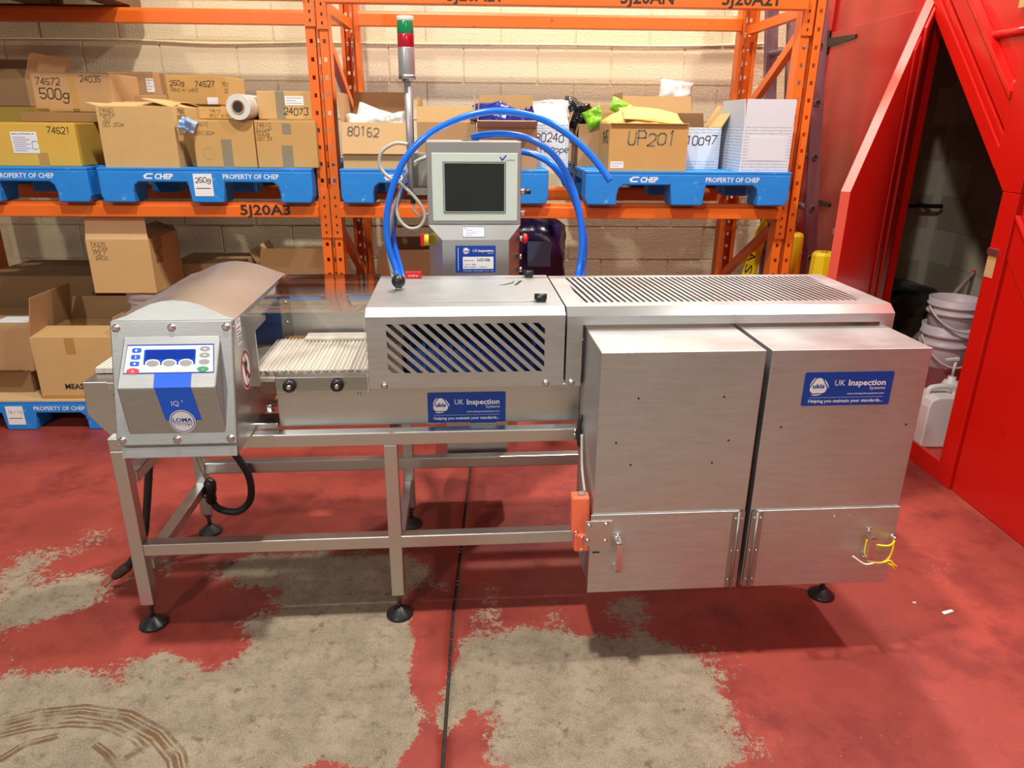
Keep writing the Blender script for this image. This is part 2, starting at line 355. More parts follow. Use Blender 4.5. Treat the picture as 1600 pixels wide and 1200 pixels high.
def floor_half(xs, side):
    ys = np.concatenate([np.arange(-6, 1.1, .5), np.arange(1.1, 3.2, .03), np.arange(3.2, 4.85, .15)])
    vs = []
    for y in ys:
        j = JX(y) + side * .005
        for u in xs: vs.append((j + side * u, y, 0))
    nx = len(xs); fs = [(r * nx + c, r * nx + c + 1, (r + 1) * nx + c + 1, (r + 1) * nx + c) for r in range(len(ys) - 1) for c in range(nx - 1)]
    mb = MB().add(vs, fs, True)
    # joint side face
    b = len(mb.v); mb.v += [(JX(y) + side * .005, y, -.03) for y in ys]
    for r in range(len(ys) - 1): mb.f.append((r * nx, (r + 1) * nx, b + r + 1, b + r)); mb.sm.append(False)
    o = mb.build('floor', FLOORM); me = o.data
    P = np.array([v.co for v in me.vertices]); a = me.attributes.new('wear', 'FLOAT', 'POINT'); a.data.foreach_set('value', wear_at(P[:, 0], P[:, 1]).astype(np.float32))
    return struct(o)
near = np.concatenate([np.arange(0, 2.2, .03), [2.5, 3, 4, 6]])
fl = floor_half(near, -1); fr = floor_half(near, 1)
jf = MB(); ys = np.arange(-6, 4.8, .02)
for a, b in zip(ys, ys[1:]):
    w0, w1 = .006, .006
    jf.add([(JX(a) - w0, a, -.006 + rnd.uniform(-.004, .003)), (JX(a) + w0, a, -.006), (JX(b) + w1, b, -.006), (JX(b) - w1, b, -.006)], [(0, 1, 2, 3)])
j = jf.build('joint_filler', DIRT_SHADE, fl); j['label'] = 'dark dirt packed in the floor joint'; j['kind'] = 'stuff'

def wall_slab(name, m, x0, x1, y0, y1, z0, z1): return struct(MB().box(x0, x1, y0, y1, z0, z1).build(name, m))
wb = wall_slab('wall_back', MORT, -5, 2.11, BACK_Y + .0035, BACK_Y + .2, 0, 3.6)
BW, BH, P_ = .445, .2105, .2155
blk = [MB().add([(-BW / 2, .05, 0), (BW / 2, .05, 0), (BW / 2, .05, BH), (-BW / 2, .05, BH), (-BW / 2 + e, q, e), (BW / 2 - e, q, e), (BW / 2 - e, q, BH - e), (-BW / 2 + e, q, BH - e)],
                [(4, 5, 6, 7), (0, 1, 5, 4), (1, 2, 6, 5), (2, 3, 7, 6), (3, 0, 4, 7)]).mesh('block', CREAM) for e, q in ((.003, .0), (.004, -.001), (.0035, .001))]
def add_block(parent, me, loc, rz=0):
    o = bpy.data.objects.new('block', me); C.objects.link(o); o.parent = parent; o.location = loc; o.rotation_euler = (0, 0, rz); return o
zc = 1.94 - P_ * 9
for k in range(1, 12):
    z = zc + k * P_ + .006
    for i in range(12):
        x = -3.05 + i * .45 + (.225 if k % 2 else 0)
        if x + BW / 2 > 2.03: continue
        add_block(wb, blk[rnd.randrange(3)], (x, BACK_Y + rnd.uniform(-.0015, .0015), z))
tag(MB().tube([(-3, 4.735, 1.937), (-2.09, 4.735, 1.942), (-1.6, 4.735, 1.928), (-1.05, 4.735, 1.941), (-.52, 4.735, 1.94), (.02, 4.735, 1.943), (.55, 4.735, 1.946), (1.13, 4.735, 1.946), (1.7, 4.735, 1.965)], .007, 8, 4).build('wall_cable', CREAM),
    'thin cream cable clipped along the block wall above the cartons', 'cable')
nt = thing('wall_notice', 'small white notice on the block wall beside the red doors', 'sign', (2.0, BACK_Y - .004, 1.9))
MB().box(-.035, .03, -.002, .002, -.035, .035).build('notice_sheet', PAPER, nt)
m_ = MB(); letter(m_, 'PLEASE', (-.03, -.002, .015), (1, 0, 0), (0, 0, 1), .012, .055)
for k in range(3): flat(m_, rect(-.022, .018 - k * .006, -.004 - k * .01, -.0005 - k * .01), (0, -.002, 0), (1, 0, 0), (0, 0, 1), .0008)
m_.build('lettering', STICK, nt)

# ---- red cupboard front (runs along x = SIDE_X) with interior
def sx(poly, x0, x1): return MB().px(poly, x0, x1)
wr = struct(sx([(2.83, 0), (2.83, 1.263), (3.62, 2.06), (3.62, 2.7), (.2, 2.7), (.2, 0)], SIDE_X + .03, SIDE_X + .075).build('wall_right', RED))
def wpiece(name, poly, x0=SIDE_X - .005, x1=SIDE_X + .03, m=RED, bev=.003):
    return sx(poly, x0, x1).build(name, m, wr, bevel=bev)
wpiece('stile', [(2.735, 0), (2.83, 0), (2.83, 1.263), (2.735, 1.263)])
wpiece('upper_stile', [(2.735, 1.2635), (2.831, 1.2635), (2.905, 1.34), (2.905, 2.7), (2.735, 2.7)])
def dg(y, off): return 1.263 + (y - 2.83) * 1.0 + off
def diag(name, a, b, x0, x1): return wpiece(name, [(2.91, dg(2.91, a)), (3.62, dg(3.62, a)), (3.62, dg(3.62, b)), (2.91, dg(2.91, b))], x0, x1)
diag('diagonal_brace', .0, .085, SIDE_X - .005, SIDE_X + .03)
diag('diagonal_moulding', .092, .125, SIDE_X + .004, SIDE_X + .03)
diag('diagonal_moulding', .15, .26, SIDE_X - .0, SIDE_X + .03)
diag('diagonal_edge_strip', .262, .29, SIDE_X - .012, SIDE_X + .03)
for z, ye in ((1.66, 2.95), (1.85, 3.14)): MB().cyl((SIDE_X + .028, 2.90, z), (SIDE_X + .028, ye, z), .017, n=10).build('rib', RED, wr)
dl = lambda y, o: 1.247 - (2.786 - y) + o
def ldiag(name, a, b, x0): return wpiece(name, [(2.725, dl(2.725, a)), (1.7, dl(1.7, a)), (1.7, dl(1.7, b)), (2.725, dl(2.725, b))], x0)
ldiag('lower_diagonal', .0, -.02, SIDE_X - .008); ldiag('lower_diagonal', .002, .10, SIDE_X + .012); ldiag('lower_moulding', .105, .125, SIDE_X - .004); ldiag('lower_diagonal', -.022, -.17, SIDE_X + .0)
wpiece('lower_board', [(1.4, .0), (2.725, 0), (2.725, dl(2.725, -.175)), (1.7, dl(1.7, -.175)), (1.4, 0)], SIDE_X + .006)
MB().box(SIDE_X - .012, SIDE_X - .003, 2.77, 2.83, 1.02, 1.045).build('latch', STEELD, wr)
MB().box(SIDE_X - .0065, SIDE_X - .004, 2.775, 2.825, .93, 1.02).build('bare_patch', KTAN, wr)['label'] = 'bare wood patch below the latch'
MB().box(SIDE_X - .0, SIDE_X + .001, 2.93, 2.99, 1.93, 2.0).build('scraped_patch', KTAN, wr)
# rear fixed door with T hinges
d2 = struct(sx([(3.68, .05), (3.68, 2.7), (4.74, 2.7), (4.74, .05)], SIDE_X + .02, SIDE_X + .06).build('door_2', REDD))
sx([(4.60, .05), (4.60, 2.7), (4.74, 2.7), (4.74, .05)], SIDE_X + .004, SIDE_X + .02).build('frame_board', REDD, d2, bevel=.002)
sx([(3.69, .06), (3.69, 2.02), (4.592, 2.02), (4.592, .06)], SIDE_X + .004, SIDE_X + .02).build('door_board', REDD, d2, bevel=.002)
for z in (1.965, 1.06):
    h = MB().box(SIDE_X - .004, SIDE_X + .004, 4.598, 4.632, z - .065, z + .065)
    h.px([(4.598, z - .024), (4.598, z + .024), (4.27, z + .010), (4.27, z - .010)], SIDE_X - .004, SIDE_X + .004); h.build('strap_hinge', BLK, d2)
MB().box(SIDE_X - .006, SIDE_X + .004, 3.72, 3.76, .98, 1.02).build('catch', STEELD, d2)
# jamb and open leaf
struct(MB().box(SIDE_X - .01, SIDE_X + .09, 3.615, 3.685, 0, 2.7).build('trim_1', RED, bevel=.003))
lf = struct(bpy.data.objects.new('door_1', None)); C.objects.link(lf); lf.location = (2.03, 3.61, 0)
ang = math.atan2(3.03 - 3.62, 1.48 - 2.03); lf.rotation_euler = (0, 0, ang)
LW = .80; LT = .038
lo = [(.0, .02), (LW, .02), (LW, 1.245), (.0, 2.06)]
MB().py(lo, 0, LT).build('leaf', RED, lf)
eb = MB().hexa([(LW, 0, .02), (LW + .003, 0, .02), (LW + .003, LT, .02), (LW, LT, .02)], [(LW, 0, 1.245), (LW + .003, 0, 1.245), (LW + .003, LT, 1.245), (LW, LT, 1.245)])
eb.build('leaf_edge', REDE, lf)
MB().hexa([(LW + .003, 0, 1.245), (LW + .003, LT, 1.245), (LW, LT, 1.242), (LW, 0, 1.242)], [(0, 0, 2.064), (0, LT, 2.064), (-.002, LT, 2.06), (-.002, 0, 2.06)]).build('leaf_chamfer_edge', REDE, lf)
MB().py([(.03, .06), (.13, .06), (.13, 1.92), (.03, 2.02)], LT, LT + .016).build('hinge_batten', RED, lf, bevel=.004)
MB().py([(.17, .06), (.235, .06), (.235, 1.82), (.17, 1.88)], LT, LT + .01).build('batten', RED, lf, bevel=.006)
MB().box(LW - .06, LW - .005, -.01, .0, 1.07, 1.09).build('latch_plate', STEELD, lf)
# interior
struct(MB().box(SIDE_X + .02, 3.2, 2.5, 4.74, 0, .085).build('trim_2', REDD))
struct(MB().box(SIDE_X - .005, SIDE_X + .02, 2.83, 3.615, 0, .09).build('trim_3', RED, bevel=.003))
wi = wall_slab('wall_cupboard_back', RAWM, 2.11, 3.2, BACK_Y + .006, BACK_Y + .2, .085, 2.7)
ws = wall_slab('wall_cupboard_side', RAWM, 3.006, 3.2, 1.2, BACK_Y, .085, 2.7)
rb = MB().box(-BW / 2, BW / 2, 0, .05, 0, BH).mesh('block', RAW)
for k in range(0, 10):
    z = zc + k * P_ + .006
    for i in range(3):
        x = 2.28 + i * .45 - (.1 if k % 2 else 0)
        if x + .22 < 3.0: add_block(wi, rb, (x, BACK_Y, z))
    for i in range(5):
        y = 4.5 - i * .45 - (.225 if k % 2 else 0); add_block(ws, rb, (3.0, y, z), R(-90))
struct(MB().box(SIDE_X + .03, 3.2, .2, BACK_Y, 2.7, 2.75).build('ceiling', RAW))
struct(MB().box(SIDE_X + .08, 3.2, 1.15, 1.2, 0, 2.7).build('wall_cupboard_front', RAW))
tag(MB().cyl((2.55, 4.6, 1.023), (2.93, 4.6, 1.023), .014, n=10).box(2.62, 2.64, 4.6, 4.748, 1.015, 1.031).box(2.86, 2.88, 4.6, 4.748, 1.015, 1.031).build('hanging_rail', BLK), 'short black rail inside the dark cupboard', 'rail')

# ================================================================== INSPECTION MACHINE
TH = R(2.1327)
mc = thing('checkweigher', 'stainless steel metal detector and checkweigher line with blue stickers in the middle of the floor', 'machine', (-.2909, 1.9373, 0), TH)
X, Y, Z = (1, 0, 0), (0, 1, 0), (0, 0, 1)
def hexbolt(mb, p, ax, r=.007, h=.006):
    mb.lathe([(r * 1.5, 0), (r * 1.5, .0015), (r, .0015), (r, h), (r * .8, h + .0012)], p, ax, 6); return mb
# frame
for (x, y) in ((-.762, 0), (.010, 0), (1.43, .012), (-.757, .545), (.015, .555), (1.43, .55)):
    lg = MB().box(x - .02, x + .02, y - .02, y + .02, .085, .612).build('leg', STEELV, mc, bevel=.003)
    ft = MB().lathe([(.0001, 0), (.043, 0), (.043, .006), (.040, .010), (.016, .030), (.010, .034)], (x, y, 0), n=28, cap=False).build('foot', RUB if y > .3 else BLK, mc)
    MB().lathe([(.008, .03), (.008, .07), (.015, .07), (.015, .082), (.018, .085)], (x, y, 0), n=12).build('threaded_stem', STEELD, ft)
def bar(n, x0, x1, y0, y1, z0, z1, m=STEEL): return MB().box(x0, x1, y0, y1, z0, z1).build(n, m, mc, bevel=.003)
bar('top_rail', -.782, 1.45, -.02, .02, .612, .652); bar('top_rail', -.777, 1.45, .535, .575, .612, .652)
bar('low_rail', -.742, .57, -.0195, .0195, .262, .302); bar('low_rail', -.737, 1.43, .527, .567, .258, .302)
bar('cross_rail', -.777, -.737, .02, .527, .19, .225, STEELV); bar('cross_rail', -.005, .025, .02, .535, .17, .205, STEELV)
bar('cross_rail', -.777, -.737, .02, .527, .49, .525, STEELV); bar('cross_rail', -.005, .025, .02, .535, .57, .61, STEELV)
# conveyor body
bd = MB().box(-.312, 1.44, .032, .50, .655, .775).build('conveyor_body', STEEL, mc, bevel=.002)
hexbolt(MB(), (-.075, .032, .755), (0, -1, 0), .004, .004).build('bolt', STEELP, bd)
MB().box(.246, .323, .02, .034, .648, .660).build('slot_tab', STEELP, bd)
sp_ = MB().box(-.304, -.04, -.004, .032, .775, .822).build('side_plate', STEEL, mc, bevel=.003)
for x in (-.263, -.13):
    kb = MB().lathe([(.018, 0), (.018, .012), (.010, .014)], (x, -.004, .797), (0, -1, 0), 20).build('clamp_knob', BLK, mc)
    hexbolt(MB(), (x, -.016, .797), (0, -1, 0), .007, .007).build('bolt', STEELP, kb)
bb = MB()
for x in (-.298, -.285, -.105, -.085): bb.lathe([(.004, 0), (.003, .003)], (x, -.004, .797), (0, -1, 0), 10)
bb.build('screws', STEELP, sp_)['kind'] = 'stuff'
# white modular belt
mm = MB().box(-.0116, .0116, 0, .335, -.014, 0).mesh('belt_module', mat('greyish_belt_plastic', rgb(192, 184, 172), .5))
mr_ = MB().box(-.0095, -.0045, .0, .335, -.003, .003).box(.0025, .0075, .0, .335, -.003, .003).mesh('belt_rib', BELT)
pm = MB().cyl((0, -.004, 0), (0, .0, 0), .006, n=10).mesh('hinge_pin', STEELD)
for i in range(15):
    x = -.385 + i * .0243; o = bpy.data.objects.new('belt_module', mm); C.objects.link(o); o.parent = mc; o.location = (x, .10, .805)
    p = bpy.data.objects.new('belt_rib', mr_); C.objects.link(p); p.parent = o; p['kind'] = 'stuff'
    p = bpy.data.objects.new('hinge_pin', pm); C.objects.link(p); p.parent = o; p.location = (.011, 0, -.006)
bar('belt_bed', -.69, .0, .103, .432, .777, .790, BELTG)
bar('belt_side_strip', -.39, -.045, .085, .10, .776, .79, BELT)
bar('transfer_plate', -.30, -.01, .40, .47, .806, .818, BELT)
# infeed end
MB().prism([(-.853, .798), (-.858, .70), (-.80, .622), (-.70, .622), (-.70, .798)], lambda u, v, d: (u, d, v), .05, .48).build('infeed_housing', STEEL, mc, bevel=.002)
for i in range(6):
    o = bpy.data.objects.new('belt_module', mm); C.objects.link(o); o.parent = mc; o.location = (-.835 + i * .0243, .12, .815)
    p = bpy.data.objects.new('belt_rib', mr_); C.objects.link(p); p.parent = o; p['kind'] = 'stuff'
ib = MB().box(-.785, -.70, .038, .05, .775, .80).build('bracket', STEELP, mc, bevel=.002)
for z in (.755, .725): hexbolt(MB(), (-.765, .05, z), (0, -1, 0), .008, .012).build('bolt', STEELP, ib)
# clear guard: front, rolled edge, top, sides
gx0, gx1 = -.355, -.043
def arc(cy, cz, r, a0, a1, n=6): return [(cy + r * math.cos(R(a0 + (a1 - a0) * i / n)), cz + r * math.sin(R(a0 + (a1 - a0) * i / n))) for i in range(n + 1)]
sec = [(-.010, .776)] + arc(.012, .984, .022, 180, 95) + [(.49, 1.016)] + [(.512, .995), (.512, .80)]
g = MB(); n = len(sec)
g.add([(gx0, y, z) for y, z in sec] + [(gx1, y, z) for y, z in sec], [(i, i + 1, n + i + 1, n + i) for i in range(n - 1)], True)
gd = g.build('clear_guard', GLASS, mc)
MB().px([(.5, .80), (.512, .80), (.512, .88), (.5, .88)], gx0, gx1).build('guard_rear_rail', STEEL, gd)
MB().box(gx1 - .001, gx1 + .0005, -.0105, -.0085, .776, .985).build('guard_edge', mat('frosted_edge', rgb(216, 214, 210), .4), gd)
MB().py([(-.384, .775), (-.361, .775), (-.360, .94), (-.328, .972), (-.328, .985), (-.384, .985)], .055, .065).build('tunnel_flange', STEELV, mc)
MB().box(-.385, -.043, .497, .499, .80, .99).build('guard_rear_panel', STEELM, gd)
MB().box(-.384, -.356, .488, .497, .80, .985).build('guard_stay', STEELD, gd)
q = MB()
for z in (.85, .92): hexbolt(q, (-.37, .488, z), (0, -1, 0), .004, .004)
q.build('bolts', STEELP, gd)['kind'] = 'stuff'
# detector head
hx0, hx1 = -.684, -.381
def hp(x, t, n=0): return Vector((x, -.06 - .09 * t - .965 * n, 1.005 - .33 * t + .263 * n))
hb = MB()
yt = lambda z: -.052 - .09 * (1.005 - z) / .33
hb.px([(yt(1.003), 1.003), (yt(.675), .675), (yt(.657), .657), (.06, .657), (.06, 1.003)], hx0, hx1)
hb.box(hx0, hx1, .06, .50, .657, .765); hb.box(hx0, hx1, .06, .50, .95, 1.003); hb.px([(.46, .657), (.50, .657), (.53, .70), (.53, 1.003), (.46, 1.003)], hx0, hx1)
hd = hb.build('detector_head', STEELV, mc)
MB().box(hx0 + .002, hx1 - .001, .452, .459, .767, .948).box(hx0 + .002, hx1 - .001, .061, .459, .942, .949).box(hx0 + .002, hx1 - .001, .061, .459, .766, .77).build('tunnel_liner', mat('blue_tunnel_liner', rgb(16, 72, 150), .35), hd)
prof = [(hx0 - .006, 0), (-.655, .010), (-.625, .024), (-.595, .036), (-.565, .0425), (-.535, .0445), (-.500, .041), (-.465, .033), (-.435, .021), (-.405, .009), (hx1 + .006, .0)]
roof = MB(); fy, by = -.056, .545
front = [(x, fy + h * .6, 1.005 + h * 1.06) for x, h in prof] ; back = [(x, by, 1.008 + h) for x, h in prof]; n = len(prof)
roof.add(front + back, [(i, i + 1, n + i + 1, n + i) for i in range(n - 1)], True)
roof.add(front, [tuple(range(n))]); roof.add(back, [tuple(range(n))])
roof.add([front[0], front[-1], back[-1], back[0]], [(0, 1, 2, 3)])
roof.build('head_roof', STEEL, mc)
gb = MB(); gb.add([(x, y - .0015, z) for x, y, z in front], [tuple(range(n))]); gb.build('gable_plate', STEELH, hd)
# front cover plate
fpt = [hp(hx0 - .005, .0), hp(hx1 + .003, .0), hp(hx1 + .003, .965), hp(hx0 - .005, .965)]
nv = Vector((0, -.965, .263))
MB().hexa(fpt, [p + nv * .012 for p in fpt]).build('front_cover', STEELH, mc, bevel=.004)
MB().hexa([hp(hx0 + .006, .98), hp(hx1, .98), hp(hx1, 1.06), hp(hx0 + .006, 1.06)], [p + nv * .006 for p in (hp(hx0 + .006, .98), hp(hx1, .98), hp(hx1, 1.06), hp(hx0 + .006, 1.06))]).build('bottom_lip', STEELH, hd)
cb_ = MB()
for x in (hx0 + .011, (hx0 + hx1) / 2, hx1 - .013):
    for t in (.055, .92): hexbolt(MB(), hp(x, t, .012), nv, .0075, .008).build('cover_bolt', STEELP, mc)
# console wedge
cx0, cx1 = -.659, -.405
A = [hp(cx0 + .004, .115, .012), hp(cx1 - .004, .115, .012)]; Bq = [hp(cx0 - .002, .505, .055), hp(cx1 - .008, .505, .055)]; Cq = [hp(cx0 + .004, .875, .012), hp(cx1, .875, .012)]
MB().add([A[0], A[1], Bq[1], Bq[0], Cq[1], Cq[0]], [(0, 1, 2, 3), (3, 2, 4, 5), (0, 3, 5), (1, 4, 2), (0, 5, 4, 1)]).build('console', STEELH, mc, bevel=.004)
ux = (A[1] - A[0]).normalized(); uy = (A[0] - Bq[0]); UH = uy.length; uy.normalize(); lh = (Bq[0] - Cq[0]).length; ly = (Bq[0] - Cq[0]).normalized()
ly = (ly - ux * ly.dot(ux)).normalized(); uy = (uy - ux * uy.dot(ux)).normalized()
CW = (A[1] - A[0]).length; un = ux.cross(uy); ln_ = ux.cross(ly); O0 = Bq[0] + un * .0008
dx0, dx1, dy0, dy1 = .020, CW - .012, UH * .29, UH * .80
dp = plate([(dx0 - .004, dy0), (dx1 + .006, dy0), (dx1 + .001, dy1), (dx0, dy1)], O0, ux, uy, .0012).build('display_panel', WHT, mc)
bz = MB(); flat(bz, [(dx0 - .006, dy0 - .003), (dx1 + .008, dy0 - .003), (dx1 + .003, dy1 + .004), (dx0 - .002, dy1 + .004)], O0, ux, uy, .0003); bz.build('panel_gasket', STICK, dp)
def onp(name, poly, m, e=.0016): q = MB(); flat(q, poly, O0, ux, uy, e); return q.build(name, m, dp)
PW, PH = dx1 - dx0, dy1 - dy0; fx = lambda u: dx0 + PW * u; fy_ = lambda v: dy0 + PH * v
onp('lcd', rrect(fx(.20), fx(.81), fy_(.28), fy_(.86), .004), LCD)
onp('lcd_window', rect(fx(.225), fx(.79), fy_(.50), fy_(.82)), mat('lcd_glass', rgb(8, 50, 150), .15), .0019)
for u in (.31, .505, .70): onp('key_rim', ell(fx(u), fy_(.335), .019, .011), WHT, .0020); onp('soft_key', ell(fx(u), fy_(.33), .016, .0085), BTN, .0023)
for i, v in enumerate((.83, .58, .33)): onp('function_key', rrect(fx(.055) - .004 * i / 3, fx(.165) - .004 * i / 3, fy_(v - .09), fy_(v + .09), .004), STICKL)
for i, v in enumerate((.86, .62, .37)): onp('grey_key', ell(fx(.915), fy_(v), .014, .0075), BTN)
onp('green_key', ell(fx(.905), fy_(.10), .015, .0075), GRNK); onp('red_key', ell(fx(.085), fy_(.06), .0165, .008), REDK)
q = MB()
for u, v, a in ((.915, .86, 1), (.915, .62, -1)): flat(q, [(fx(u) - .003, fy_(v) - .002 * a), (fx(u) + .003, fy_(v) - .002 * a), (fx(u), fy_(v) + .003 * a)], O0, ux, uy, .002)
flat(q, [(fx(.895), fy_(.10)), (fx(.902), fy_(.05)), (fx(.93), fy_(.17)), (fx(.904), fy_(.08))], O0, ux, uy, .002)
letter(q, 'x', O0 + ux * (fx(.072)) + uy * fy_(.02), ux, uy, .006, None, .03, .002)
for u, v in ((.105, .83), (.10, .33)): flat(q, ell(fx(u), fy_(v), .003, .003, 8), O0, ux, uy, .002)
flat(q, rect(fx(.1), fx(.11), fy_(.53), fy_(.63)), O0, ux, uy, .002); q.build('key_symbols', WHT, dp)
# blue stripe, model mark and round badge on the console
st = MB(); flat(st, rect(.092, .185, 0, UH * .29 - .003), O0, ux, uy, .0002)
OL = Bq[0] + ln_ * .0008
flat(st, [(.094, -.0), (.1075, -lh * .70), (.1985, -lh * .70), (.185, -.0)], OL, ux, ly, .0002); st.build('blue_stripe', STICKL, mc)
mk = MB(); letter(mk, 'IQ', OL + ux * .130 - ly * lh * .38, ux, ly, .0145, None, 0, .0012); letter(mk, '3', OL + ux * .156 - ly * lh * .30, ux, ly, .006, None, .02, .0012); mk.build('model_lettering', WHT, mc)
bcx, bcy = .150, -lh * .72
bd_ = MB(); flat(bd_, ell(bcx, bcy, .033, .033, 40), OL, ux, ly, .0010); bdo = bd_.build('round_badge', WHT, mc)
rg = MB(); ro_, ri_ = ell(bcx, bcy, .0305, .0305, 40), ell(bcx, bcy, .0285, .0285, 40)
for i in range(40): jn = (i + 1) % 40; flat(rg, [ro_[i], ro_[jn], ri_[jn], ri_[i]], OL, ux, ly, .0014)
letter(rg, 'LOMA', OL + ux * (bcx - .025) + ly * (bcy - .001), ux, ly, .011, .050, .03, .0014)
flat(rg, rect(bcx - .025, bcx + .025, bcy - .0055, bcy - .0038), OL, ux, ly, .0014)
letter(rg, 'S Y S T E M S', OL + ux * (bcx - .023) + ly * (bcy - .0125), ux, ly, .0048, .046, .02, .0014); rg.build('badge_lettering', STICK, bdo)
# labels on the head's right side
HS = Vector((hx1 + .0008, 0, 0))
ls = MB().box(hx1, hx1 + .001, -.042, .005, .925, 1.0).build('white_label', PAPER, hd); q = MB()
letter(q, 'A TYPE 3', (hx1 + .001, -.038, .985), Y, Z, .007, .036)
for k in range(5): flat(q, rect(-.038, .0 - (k % 2) * .012, .935 + k * .009, .938 + k * .009), (hx1 + .001, 0, 0), Y, Z, .0006)
q.build('label_lettering', STICK, hd)
q = MB(); flat(q, ell(.005, .845, .047, .058, 32), (hx1, 0, 0), Y, Z, .0006); q.build('warning_disc', WHT, hd)
q = MB(); o1, i1 = ell(.005, .845, .044, .055, 32), ell(.005, .845, .036, .046, 32)
for i in range(32): jn = (i + 1) % 32; flat(q, [o1[i], o1[jn], i1[jn], i1[i]], (hx1, 0, 0), Y, Z, .0010)
flat(q, [(-.024, .872), (-.018, .879), (.034, .818), (.028, .811)], (hx1, 0, 0), Y, Z, .0012); q.build('prohibition_ring', mat('warning_red', rgb(180, 34, 30), .5), hd)
q = MB(); flat(q, [(-.012, .858), (-.006, .872), (.004, .866), (.014, .874), (.022, .860), (.012, .838), (.002, .822), (-.006, .836)], (hx1, 0, 0), Y, Z, .0009); flat(q, rect(.014, .024, .812, .826), (hx1, 0, 0), Y, Z, .0009); q.build('heart_symbol', INK, hd)
hexbolt(MB(), (hx1, -.062, .985), X, .005, .004).build('bolt', STEELP, hd)
# slotted sheet helper: frame with slanted bars
def slotted_sheet(mb, fn, x0, x1, y0, y1, sx0, sx1, sy0, sy1, pitch, barw, lean, t=.0025):
    for a, b, c, d in ((x0, x1, sy1, y1), (x0, x1, y0, sy0), (x0, sx0, sy0, sy1), (sx1, x1, sy0, sy1)): mb.prism(rect(a, b, c, d), fn, 0, t)
    h = sy1 - sy0; k0 = int((sx0 - abs(lean) - .1) / pitch) - 1
    for k in range(k0, int((sx1 + abs(lean) + .1) / pitch) + 2):
        x = k * pitch; P = clip([(x, sy1), (x + barw, sy1), (x + barw + lean, sy0), (x + lean, sy0)], sx0, sx1, sy0, sy1)
        if len(P) > 2: mb.prism(P, fn, 0, t)
    return mb
# middle hood
mx0, mx1 = -.037, .513
mh = MB(); slotted_sheet(mh, lambda u, v, d: (u, -.032 + d, v), mx0, mx1, .794, 1.001, .018, .457, .838, .980, .0337, .0165, .150)
mh.box(mx0, mx0 + .002, -.03, .43, .80, 1.001).box(mx1 - .002, mx1, -.03, .43, .80, 1.001).box(mx0, mx1, .428, .43, .80, 1.018)
mh.build('slotted_hood_front', STEELM, mc)
ht = MB().px([(-.032, 1.001), (-.002, 1.020), (.43, 1.020), (.43, 1.017), (-.001, 1.017), (-.030, .999)], mx0, mx1).build('hood_top', STEELH, mc)  # same steel as the hood front, darkened so the lamp glares less
MB().box(.03, .44, .05, .375, 1.020, 1.0225).build('hood_lid', STEELH, mc, bevel=.001)
kn = MB().lathe([(.0001, .0)] + [(.021 * math.sin(R(a)), .028 - .021 * math.cos(R(a))) for a in range(20, 181, 16)], (.037, .215, 1.020), n=24, cap=False).build('ball_knob', BLK, mc)
MB().cyl((.037, .215, 1.02), (.037, .215, 1.032), .010, n=12).build('knob_stem', STEELD, kn)
rt = MB().box(.045, .098, .385, .40, 1.021, 1.042).build('red_switch', REDP, mc, bevel=.002)
q = MB(); letter(q, 'ON', (.055, .385, 1.027), X, Z, .006, .03); q.build('switch_lettering', WHT, rt)
for x, y in ((.452, .40), (.455, .055)):
    l_ = MB().box(x - .015, x + .012, y - .012, y + .014, 1.02, 1.036).build('lid_hinge', BLK, mc, bevel=.003)
    MB().cyl((x - .02, y + .002, 1.034), (x + .015, y - .004, 1.034), .009, n=12).build('hinge_barrel', BLK, l_)
q = MB(); flat(q, [(.34, .262), (.365, .268), (.39, .29), (.40, .33), (.385, .30), (.36, .275)], (0, 0, 1.0226), X, Y, .0005); flat(q, [(.392, .262), (.40, .262), (.425, .33), (.414, .33)], (0, 0, 1.0226), X, Y, .0005); q.build('hood_mark', INK, mc)
for x in (.005, .463, .536): hexbolt(MB(), (x, -.032, .802), (0, -1, 0), .007, .007).build('hood_bolt', STEELP, mc)
# inside the hood
bar('inner_bed', -.03, .50, .06, .40, .775, .80, STEELD)
MB().px([(.09, .80)] + arc(.13, .845, .04, 190, 90, 5) + arc(.35, .845, .04, 90, -10, 5) + [(.39, .80)], .06, .50).build('weigh_belt', BBELT, mc)
for i in range(11): MB().box(.07 + i * .04, .078 + i * .04, .086, .394, .80, .889).build('belt_rib', mat('blue_rib', rgb(40, 96, 190), .4), mc)
bar('inner_white_guide', .0, .05, .05, .40, .80, .90, BELT)
# reject section cover
gx_ = (.519, 1.468)
gt = MB(); slotted_sheet(gt, lambda u, v, d: (u, v, 1.0155 + d), gx_[0], gx_[1], -.002, .425, .570, 1.405, .045, .395, .0187, .0098, .03)
gt.build('slotted_cover_top', STEELM, mc)
MB().px([(-.032, .997), (-.002, 1.018), (-.001, 1.015), (-.030, .995)], *gx_).build('cover_bevel', STEELP, mc)
fr_ = MB().box(gx_[0], gx_[1], -.032, -.029, .972, .997).box(gx_[0], .563, -.032, -.029, .79, .972).box(1.428, gx_[1], -.032, -.029, .60, .972)
fr_.box(gx_[0], gx_[0] + .002, -.03, .425, .80, .997).box(gx_[1] - .002, gx_[1], -.03, .425, .655, 1.0).box(gx_[0], gx_[1], .423, .425, .80, 1.016); fr_.build('cover_frame', STEELM, mc)
